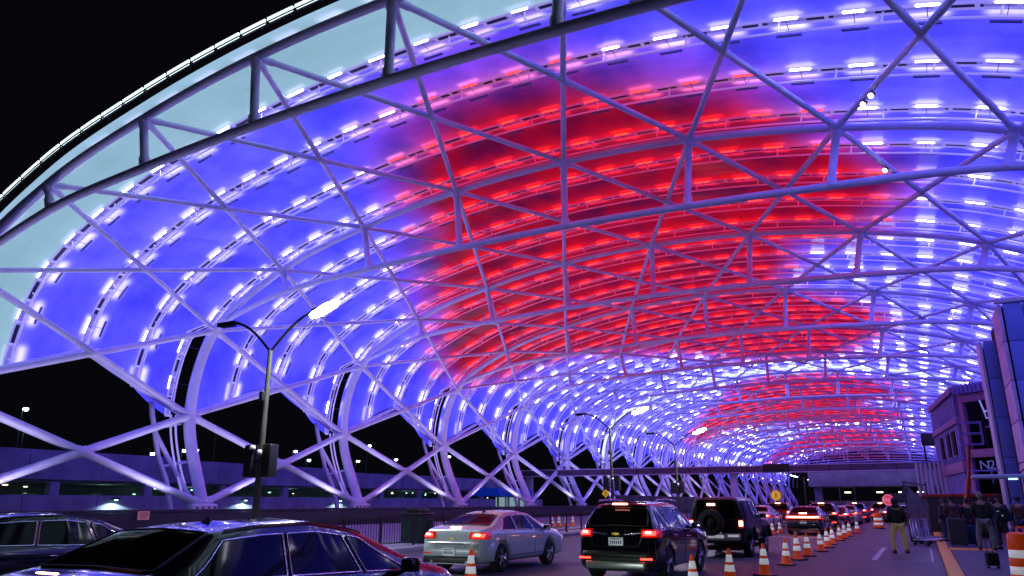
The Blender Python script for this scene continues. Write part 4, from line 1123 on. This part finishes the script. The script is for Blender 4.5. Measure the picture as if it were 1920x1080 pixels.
car_suv = build_car('black_crossover', 'black crossover braking behind the silver sedan, gold badge and pale plate on its tailgate', Ssuv, (-1.40,1.32), .355, .80, PBLACK, SWU, (-2.16,-1.86,.96), (.42,1.12,.92),
    lamps=(.93,1.10,.56,.83,.26), plate=(.84,.035), bumper=(.30,.66,BLACK,.05), mirror=(.78,1.10), extras=ex_suv, high=((0,-1.935,1.625),(.36,.03,.03)))
car_suv.location = (-6.02,18.45,0)
# dark off roader
Sjeep = CarShape(4.25,1.80,1.84, [(-2.125,.5),(-2.11,1.0),(-2.09,1.5),(-2.04,1.76),(-1.9,1.82),(0,1.84),(.35,1.82),(.62,1.30),(.70,1.22),(1.9,1.14),(2.08,1.0),(2.125,.5)],
    [(-2.125,.9),(-2.0,1.18),(0,1.16),(.7,1.14),(1.9,1.02),(2.125,.9)], zf=.42, wroof=.70, plan_r=.2, sig=.03, tumble=.985)
def ex_jeep(t, S):
    mb = MB(); mb.lathe([(.2,-.12),(.36,-.13),(.40,-.08),(.40,.08),(.36,.12),(.22,.12)], 28, (0,0,0), 'x'); mb.lathe([(0,.05),(.24,.06),(.22,-.1)], 20, (0,0,0), 'x')
    o = mb.build('spare_wheel', RUB, t); o.location = (-.12,-2.28,1.05); o.rotation_euler = (0,0,-PI/2)
    for sg in (-1,1):
        mb = MB(); mb.rbox((sg*.78,-2.14,1.02),(.16,.06,.26),.02); h = mb.build('tail_lamp', TAILD, t); mb = MB(); mb.rbox((sg*.78,-2.175,1.03),(.11,.012,.15),.01); mb.build('lens', TAILH, h)
        mb = MB(); P = []
        for yc in (-1.25,1.35):
            P = [[(sg*.86,yc+.50*math.cos(a),.42+.50*math.sin(a)*1.0),(sg*1.0,yc+.52*math.cos(a),.44+.50*math.sin(a))] for a in np.linspace(.15,PI-.15,12)]
            mb.grid(P)
        mb.build('fender_flare', BLACK, t)
    mb = MB(); mb.rbox((0,-2.2,.62),(1.5,.16,.2),.03); mb.build('rear_bumper', SILVERP, t)
    mb = MB(); mb.rbox((.0,-2.29,.64),(.5,.02,.10),.01); mb.rbox((.55,-2.29,.66),(.34,.02,.06),.01,); mb.build('bumper_plate', REFL, t)
    hl(t, S, .95)
car_jeep = build_car('dark_off_roader', 'boxy dark off roader with spare wheel, ahead of the black crossover', Sjeep, (-1.25,1.35), .40, .78, mat('brown_black_paint', (.018,.008,.010), .3, 0, coat=.6), [(-1.9,-1.86,-.75,-.75),(-.66,-.66,-.05,-.05),(.03,.03,.60,.36)], (-2.10,-2.02,.9), (.38,.60,.92),
    plate=(.75,.12), mirror=(.45,1.22), extras=ex_jeep, chrome=False, high=((-.12,-2.15,1.60),(.24,.05,.06)))
car_jeep.location = (-5.85,26.9,0); head_lamps(car_jeep, 120, 2.2)
# low red sedan with full width lamp strip
def ex_red(t, S):
    P = [[(x, rear_y(S, z, abs(x))-.03, z) for z in (.88,.90,.93,.95)] for x in np.linspace(-.80,.80,25)]
    mb = MB(); mb.grid(P); mb.build('lamp_strip', TAILH, t)
    P = [[(x, rear_y(S, z, abs(x))-.022, z) for z in (.82,.90,.96,1.0)] for x in np.linspace(-.84,.84,25)]
    mb = MB(); mb.grid(P); mb.build('lamp_panel', TAILD, t); hl(t, S)
car_red = build_car('red_sedan', 'wide red sedan with full width glowing lamp strip, at the middle of the cone line', Ssed2, (-1.45,1.37), .34, .82, PRED, SW2, (-1.90,-1.30,.95), (.68,1.42,.93),
    lamps=(.82,.98,.55,.84,.2), plate=(.60,.06), bumper=(.3,.74,PBLACK,.05), mirror=(1.12,.98), extras=ex_red, high=((0,-2.28,1.118),(.40,.05,.03)))
car_red.location = (-5.75,46.4,0)
# the queue farther on
def recolour(root, paint):
    for ch in root.children:
        if ch.name.startswith(('body','rear_bumper','spoiler')): ch.data = ch.data.copy(); ch.data.materials.clear(); ch.data.materials.append(paint)
grp = 'cars queueing farther up the road'
q = [(car_suv,(-5.6,53.6),PBLACK,'dark crossover directly ahead of the red sedan'),
     (car_silver,(-5.5,60.5),PGREY,'grey sedan second in the queue ahead of the red sedan'),
     (c2,(-5.4,67.6),PWHITE,'pale sedan third in the queue ahead of the red sedan'),
     (car_suv,(-5.2,75),PGREY,'grey crossover far up the right hand queue'),
     (car_silver,(-9.35,44.5),PBLACK,'dark sedan partly hidden between the off roader and the red sedan'),
     (c2,(-9.2,51.5),PWHITE,'white sedan glowing pink under brake lights, left of the red sedan'),
     (car_suv,(-9.2,60),PRED,'reddish crossover beyond the white sedan in the left queue'),
     (car_silver,(-13.5,37.5),PGREY,'grey sedan in the far left lane hidden mostly by the black crossover'),
     (car_suv,(-3.6,84),PRED,'dark red crossover at the far end where the road bends right'),
     (car_silver,(-2.2,76),PBLACK,'black sedan at the bend with bright brake lamps'),
     (c2,(-1.4,69),PRED,'red sedan close behind the distant traffic drum'),
     (car_suv,(-1.2,98),PBLACK,'farthest dark crossover before the overpass')]
for src, (x, y), pt, lb in q:
    o = copy_tree(src); o.location = (x,y,0); o.name = {PBLACK:'black_car',PGREY:'grey_car',PWHITE:'white_car',PRED:'red_car'}[pt]; tag(o, lb, 'car', grp); recolour(o, pt)
# white box van / site trailer at far right of the road
t = empty('site_trailer', (-.9,80,0)); tag(t, 'pale low site trailer beyond the man in the hooded top', 'trailer')
mb = MB(); mb.rbox((0,0,1.1),(3.2,5,1.3),.08); mb.build('body', mat('trailer_pale', (.55,.5,.7), .5), t)
mb = MB(); mb.rbox((0,-.2,2.1),(3.4,5.2,.7),.05); mb.build('roof', DARKW, t)
for sx in (-1.2,1.2): mb = MB(); mb.lathe([(0,-.12),(.35,-.12),(.4,0),(.35,.12),(0,.12)], 16, (sx,-1.5,.4), 'x'); mb.build('wheel', RUB, t)

# ------------------------------------------------------------------ people
SKINH = mat('human_skin', (.42,.24,.17), .55)
def skinned(name, verts, edges, rads, m, parent, sub=1, extra=None):
    me = bpy.data.meshes.new(name); me.from_pydata(verts, edges, []); ob = bpy.data.objects.new(name, me); col.objects.link(ob)
    md = ob.modifiers.new('s', 'SKIN'); md.use_smooth_shade = True
    for i, r in enumerate(rads):
        rr = r if isinstance(r, tuple) else (r, r); me.skin_vertices[0].data[i].radius = rr
    me.skin_vertices[0].data[0].use_root = True
    sb_ = ob.modifiers.new('u', 'SUBSURF'); sb_.levels = sub; sb_.render_levels = sub
    dg = bpy.context.evaluated_depsgraph_get(); dg.update()
    nm = bpy.data.meshes.new_from_object(ob.evaluated_get(dg)); bpy.data.objects.remove(ob)
    if extra:
        bm = bmesh.new(); bm.from_mesh(nm)
        for e in extra:
            tmp = e.mesh('t', m); bm.from_mesh(tmp)
        for f in bm.faces: f.smooth = True
        bm.to_mesh(nm); bm.free()
    nm.materials.clear(); nm.materials.append(m)
    for p in nm.polygons: p.use_smooth = True; p.material_index = 0
    o = bpy.data.objects.new(name, nm); return link(o, parent)
def hand(w, d):
    """palm and five finger chains at wrist w pointing along d"""
    w = Vector(w); d = Vector(d).normalized(); side = d.cross(Vector((0,1,0))).normalized(); mb = MB()
    f_ = side.cross(d).normalized()
    mb.tube([w, w+d*.04, w+d*.09], [.026,.036,.034], 8)
    for k, ln in enumerate((.066,.076,.070,.055)):
        b = w+d*.085+f_*(-.027+.018*k); mb.tube([b, b+d*ln*.5, b+d*ln*.8+side*.012, b+d*ln+side*.028], [.009,.0085,.008,.006], 6)
    b = w+d*.03+f_*-.032; mb.tube([b, b+d*.03-f_*.018, b+d*.058-f_*.022], [.011,.010,.007], 6)
    return mb
def person(x, y, z, rz, label, jacket, trousers, shoes, h=1.75, hood=False, hair=None, stance=.12, arms='down', coat=0, bag=None, hat=None):
    t = empty('person', (x,y,z), rz); tag(t, label, 'person'); k = h/1.75
    t.scale = (k,k,k)
    fl, fr = (-stance,.02,.08), (stance,-.03,.08)
    if arms == 'pocket': el = (.27,-.03,1.12); wl = (.17,.10,.95)
    elif arms == 'front': el = (.27,.0,1.14); wl = (.12,.26,1.16)
    else: el = (.27,-.03,1.13); wl = (.29,.05,.88)
    V = [(0,0,.95),(0,0,1.15),(0,-.01,1.36),(0,0,1.48),(0,.015,1.56),
         (-.09,0,.90),(fl[0]*.95,.03,.50),(fl[0],0,.09),(fl[0],.15,.035),
         (.09,0,.90),(fr[0]*.95,.02,.50),(fr[0],-.03,.09),(fr[0],.12,.035),
         (-.19,0,1.40),(-el[0],el[1],el[2]),(-wl[0],wl[1],wl[2]),(.19,0,1.40),(el[0],el[1],el[2]),(wl[0],wl[1],wl[2])]
    Ed = [(0,1),(1,2),(2,3),(3,4),(0,5),(5,6),(6,7),(7,8),(0,9),(9,10),(10,11),(11,12),(2,13),(13,14),(14,15),(2,16),(16,17),(17,18)]
    R = [(.13,.09),(.12,.085),(.14,.095),(.055,.055),(.052,.052),.09,.06,.042,.035,.09,.06,.042,.035,.055,.042,.03,.055,.042,.03]
    head = MB(); P = []
    for i in range(11):
        a = PI*i/10; row = []
        for j in range(16):
            b = 2*PI*j/16; r = math.sin(a); yy = .098*r*math.cos(b); xx = .077*r*math.sin(b); zz = .115*math.cos(a)
            if zz < 0: xx *= 1-.22*(-zz/.115); yy *= 1-.06*(-zz/.115)
            row.append((xx, yy+.02, 1.645+zz))
        P.append(row)
    head.grid(P, closed=True)
    head.tube([(0,.11,1.665),(0,.142,1.63),(0,.118,1.618)], [.008,.017,.012], 6)
    head.tube([(-.022,.112,1.60),(.022,.112,1.60)], [.006,.006], 6)
    for sg in (-1,1):
        head.tube([(sg*.075,.02,1.67),(sg*.088,.008,1.66),(sg*.078,.015,1.61)], [.010,.014,.008], 6)
        head.lathe([(0,-.012),(.013,0),(0,.012)], 8, (sg*.032,.108,1.662))
    hands = [hand((-wl[0],wl[1],wl[2]), (-.05,.15 if arms == 'down' else .5,-1 if arms == 'down' else -.2)), hand((wl[0],wl[1],wl[2]), (.05,.15 if arms == 'down' else .5,-1 if arms == 'down' else -.2))]
    skinned('body', V, Ed, R, SKINH, t, 1, [head]+hands)
    # trousers
    V2 = [(0,0,.96),(-.09,0,.88),(fl[0]*.95,.03,.50),(fl[0],.0,.10),(.09,0,.88),(fr[0]*.95,.02,.50),(fr[0],-.03,.10)]
    skinned('trousers', V2, [(0,1),(1,2),(2,3),(0,4),(4,5),(5,6)], [(.165,.125),.115,.088,.075,.115,.088,.075], trousers, t, 1)
    zb = .93-.0-coat
    V3 = [(0,0,1.15),(0,0,zb),(0,-.01,1.36),(0,0,1.49),(-.20,0,1.39),(-el[0],el[1],el[2]),(-wl[0],wl[1],wl[2]+.01),(.20,0,1.39),(el[0],el[1],el[2]),(wl[0],wl[1],wl[2]+.01)]
    skinned('jacket', V3, [(0,1),(0,2),(2,3),(2,4),(4,5),(5,6),(2,7),(7,8),(8,9)], [(.185,.145),(.195,.155),(.215,.165),(.10,.10),.10,.076,.052,.10,.076,.052], jacket, t, 1)
    for s_, f in ((-1,fl),(1,fr)):
        mb = MB(); mb.rbox((f[0], f[1]+.03, .045), (.10,.28,.09), .035, seg=3); mb.build('shoe', shoes, t)
    if hood:
        mb = MB(); P = []
        for i in range(9):
            a = PI*i/10; P.append([(.108*math.sin(a)*math.sin(b), .125*math.sin(a)*math.cos(b)+.0, 1.65+.14*math.cos(a)) for b in np.linspace(.6, 2*PI-.6, 16)])
        mb.grid(P); mb.tube([(-.1,-.04,1.50),(0,-.11,1.50),(.1,-.04,1.50)], .05, 8); mb.build('hood', jacket, t)
    if hair:
        mb = MB(); P = []
        for i in range(7):
            a = PI*.62*i/6; P.append([(.087*math.sin(a)*math.sin(b), .108*math.sin(a)*math.cos(b)+.008-.01*(i/6), 1.655+.122*math.cos(a)) for b in np.linspace(.75 if i > 2 else 0, 2*PI-.75 if i > 2 else 2*PI, 18)])
        mb.grid(P); mb.build('hair', hair, t)
    if hat:
        mb = MB(); mb.lathe([(.105,1.66),(.108,1.70),(.09,1.76),(.04,1.79),(0,1.79)], 18, (0,.012,0)); mb.build('knit_hat', hat, t)
    return t
K1 = mat('black_cloth', (.022,.022,.03), .85, noise=.3, nscale=12); K2 = mat('charcoal_cloth', (.06,.06,.085), .85, noise=.3, nscale=12); K3 = mat('navy_cloth', (.02,.045,.11), .8, noise=.3, nscale=12)
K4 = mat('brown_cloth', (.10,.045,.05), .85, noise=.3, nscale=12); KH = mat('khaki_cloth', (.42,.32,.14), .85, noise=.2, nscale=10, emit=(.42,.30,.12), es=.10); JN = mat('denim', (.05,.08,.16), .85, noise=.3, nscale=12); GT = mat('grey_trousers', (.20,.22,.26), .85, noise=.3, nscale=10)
HB = mat('dark_hair', (.015,.01,.01), .6); HG = mat('grey_hair', (.30,.28,.22), .7); KN = mat('teal_cloth', (.01,.05,.09), .8, noise=.3, nscale=10)
person(-.86,30.0,0,.35,'person in black hooded top and khaki trousers standing alone in the lane', K1, KH, BLACK, 1.80, hood=True, arms='pocket', stance=.19)
person(.95,33.5,.15,.5,'person in brown puffer coat at the left end of the waiting group', K4, K2, BLACK, 1.76, hair=HB, arms='front', coat=.12)
person(1.50,34.6,.15,.1,'person in long black coat behind the suitcase', K1, K1, BLACK, 1.66, hair=HB, coat=.45)
person(1.72,30.2,.15,-.1,'person with grey hair, black jacket and grey trousers in the waiting group', K1, GT, BLACK, 1.84, hair=HG, arms='pocket', stance=.2)
person(2.25,30.9,.15,-.35,'person in teal blue jacket carrying a dark backpack, right of the grey haired person', KN, K2, BLACK, 1.74, hat=K1, stance=.15)
person(3.05,33.2,.15,-.5,'person in dark brown jacket at the right edge of the photo', K4, JN, BLACK, 1.72, hair=HB)
person(2.35,35.2,.15,.3,'person in navy coat standing deeper under the awning', K3, JN, BLACK, 1.70, hair=HB, coat=.2)
person(.75,36.6,.15,.9,'person in charcoal coat half hidden behind the brown puffer coat', K2, JN, BLACK, 1.70, hat=K4)
# luggage
def case(x, y, rz, m, lb, s=1.0, h=.68):
    t = empty('suitcase', (x,y,.15), rz); tag(t, lb, 'suitcase', 'luggage of the waiting people')
    mb = MB(); mb.rbox((0,0,.06+h*s/2),(.46*s,.28*s,h*s),.05,seg=3)
    for i in range(5): mb.rbox((-.16*s+.08*s*i,-.145*s,.06+h*s/2),(.02,.012,h*s*.8),.004)
    mb.build('shell', m, t)
    for sx in (-.18,.18):
        for sy in (-.09,.09): mb = MB(); mb.lathe([(0,-.015),(.028,-.015),(.028,.015),(0,.015)], 10, (sx*s,sy*s,.03), 'x'); mb.build('wheel', BLACK, t)
    mb = MB(); mb.tube([(-.1*s,.1*s,.06+h*s),(-.1*s,.1*s,.34+h*s),(.1*s,.1*s,.34+h*s),(.1*s,.1*s,.06+h*s)], .012, 6); mb.build('handle', GALV, t)
case(.98,32.4,.1,K2,'large dark suitcase standing at the feet of the brown puffer coat', 1.25, .72)
case(1.36,32.9,-.2,K3,'navy suitcase beside the large dark one', .95)
case(1.3,22.0,.3,K1,'small black case low beside the striped drum', .6, .5)
case(2.75,31.6,.2,mat('case_blue', (.02,.05,.3), .4),'blue suitcase behind the striped drum', .9)
t = empty('backpack', (2.30,30.62,1.18), -.35); tag(t, 'dark backpack with pale reflective tabs worn by the person in teal', 'backpack')
mb = MB(); mb.rbox((0,0,.08),(.34,.2,.50),.08,seg=3); mb.rbox((0,-.11,-.02),(.26,.08,.24),.04,seg=3); mb.build('bag', K1, t)
for sx in (-.1,.1): mb = MB(); mb.tube([(sx,.08,.28),(sx*1.3,.30,.26),(sx*1.5,.30,.0),(sx,.08,-.1)], .018, 6); mb.build('strap', K1, t)
mb = MB(); mb.rbox((.06,-.155,.06),(.05,.01,.03),.003); mb.rbox((-.07,-.105,.2),(.07,.012,.02),.003); mb.build('tab', REFL, t)

# ------------------------------------------------------------------ world, camera, render
w = bpy.data.worlds.new('World'); sc.world = w; w.use_nodes = True
nt = w.node_tree; bg = nt.nodes['Background']
sky = nt.nodes.new('ShaderNodeTexSky'); sky.sky_type = 'NISHITA'; sky.sun_disc = False; sky.sun_elevation = math.radians(-8); sky.sun_rotation = math.radians(120)
mx = nt.nodes.new('ShaderNodeMix'); mx.data_type = 'RGBA'; mx.inputs[0].default_value = .9; mx.inputs[7].default_value = (.035,.035,.06,1)
nt.links.new(sky.outputs[0], mx.inputs[6]); nt.links.new(mx.outputs[2], bg.inputs['Color'])
bg.inputs['Strength'].default_value = .06
cam = bpy.data.cameras.new('camera'); co = bpy.data.objects.new('camera', cam); col.objects.link(co)
cam.sensor_width = 36; cam.lens = 36*1390.1/1920; cam.clip_end = 3000; cam.clip_start = .05
co.location = (0,0,EYE)
co.rotation_euler = (math.radians(90+16.16), 0, math.radians(27.99))
sc.camera = co
sc.view_settings.view_transform = 'Standard'; sc.view_settings.look = 'None'; sc.view_settings.exposure = 0; sc.view_settings.gamma = 1
cy = sc.cycles
cy.use_denoising = True
try: cy.denoiser = 'OPENIMAGEDENOISE'
except Exception: pass
cy.max_bounces = 5; cy.diffuse_bounces = 3; cy.glossy_bounces = 3; cy.transmission_bounces = 2
cy.sample_clamp_indirect = 6; cy.caustics_reflective = False; cy.caustics_refractive = False
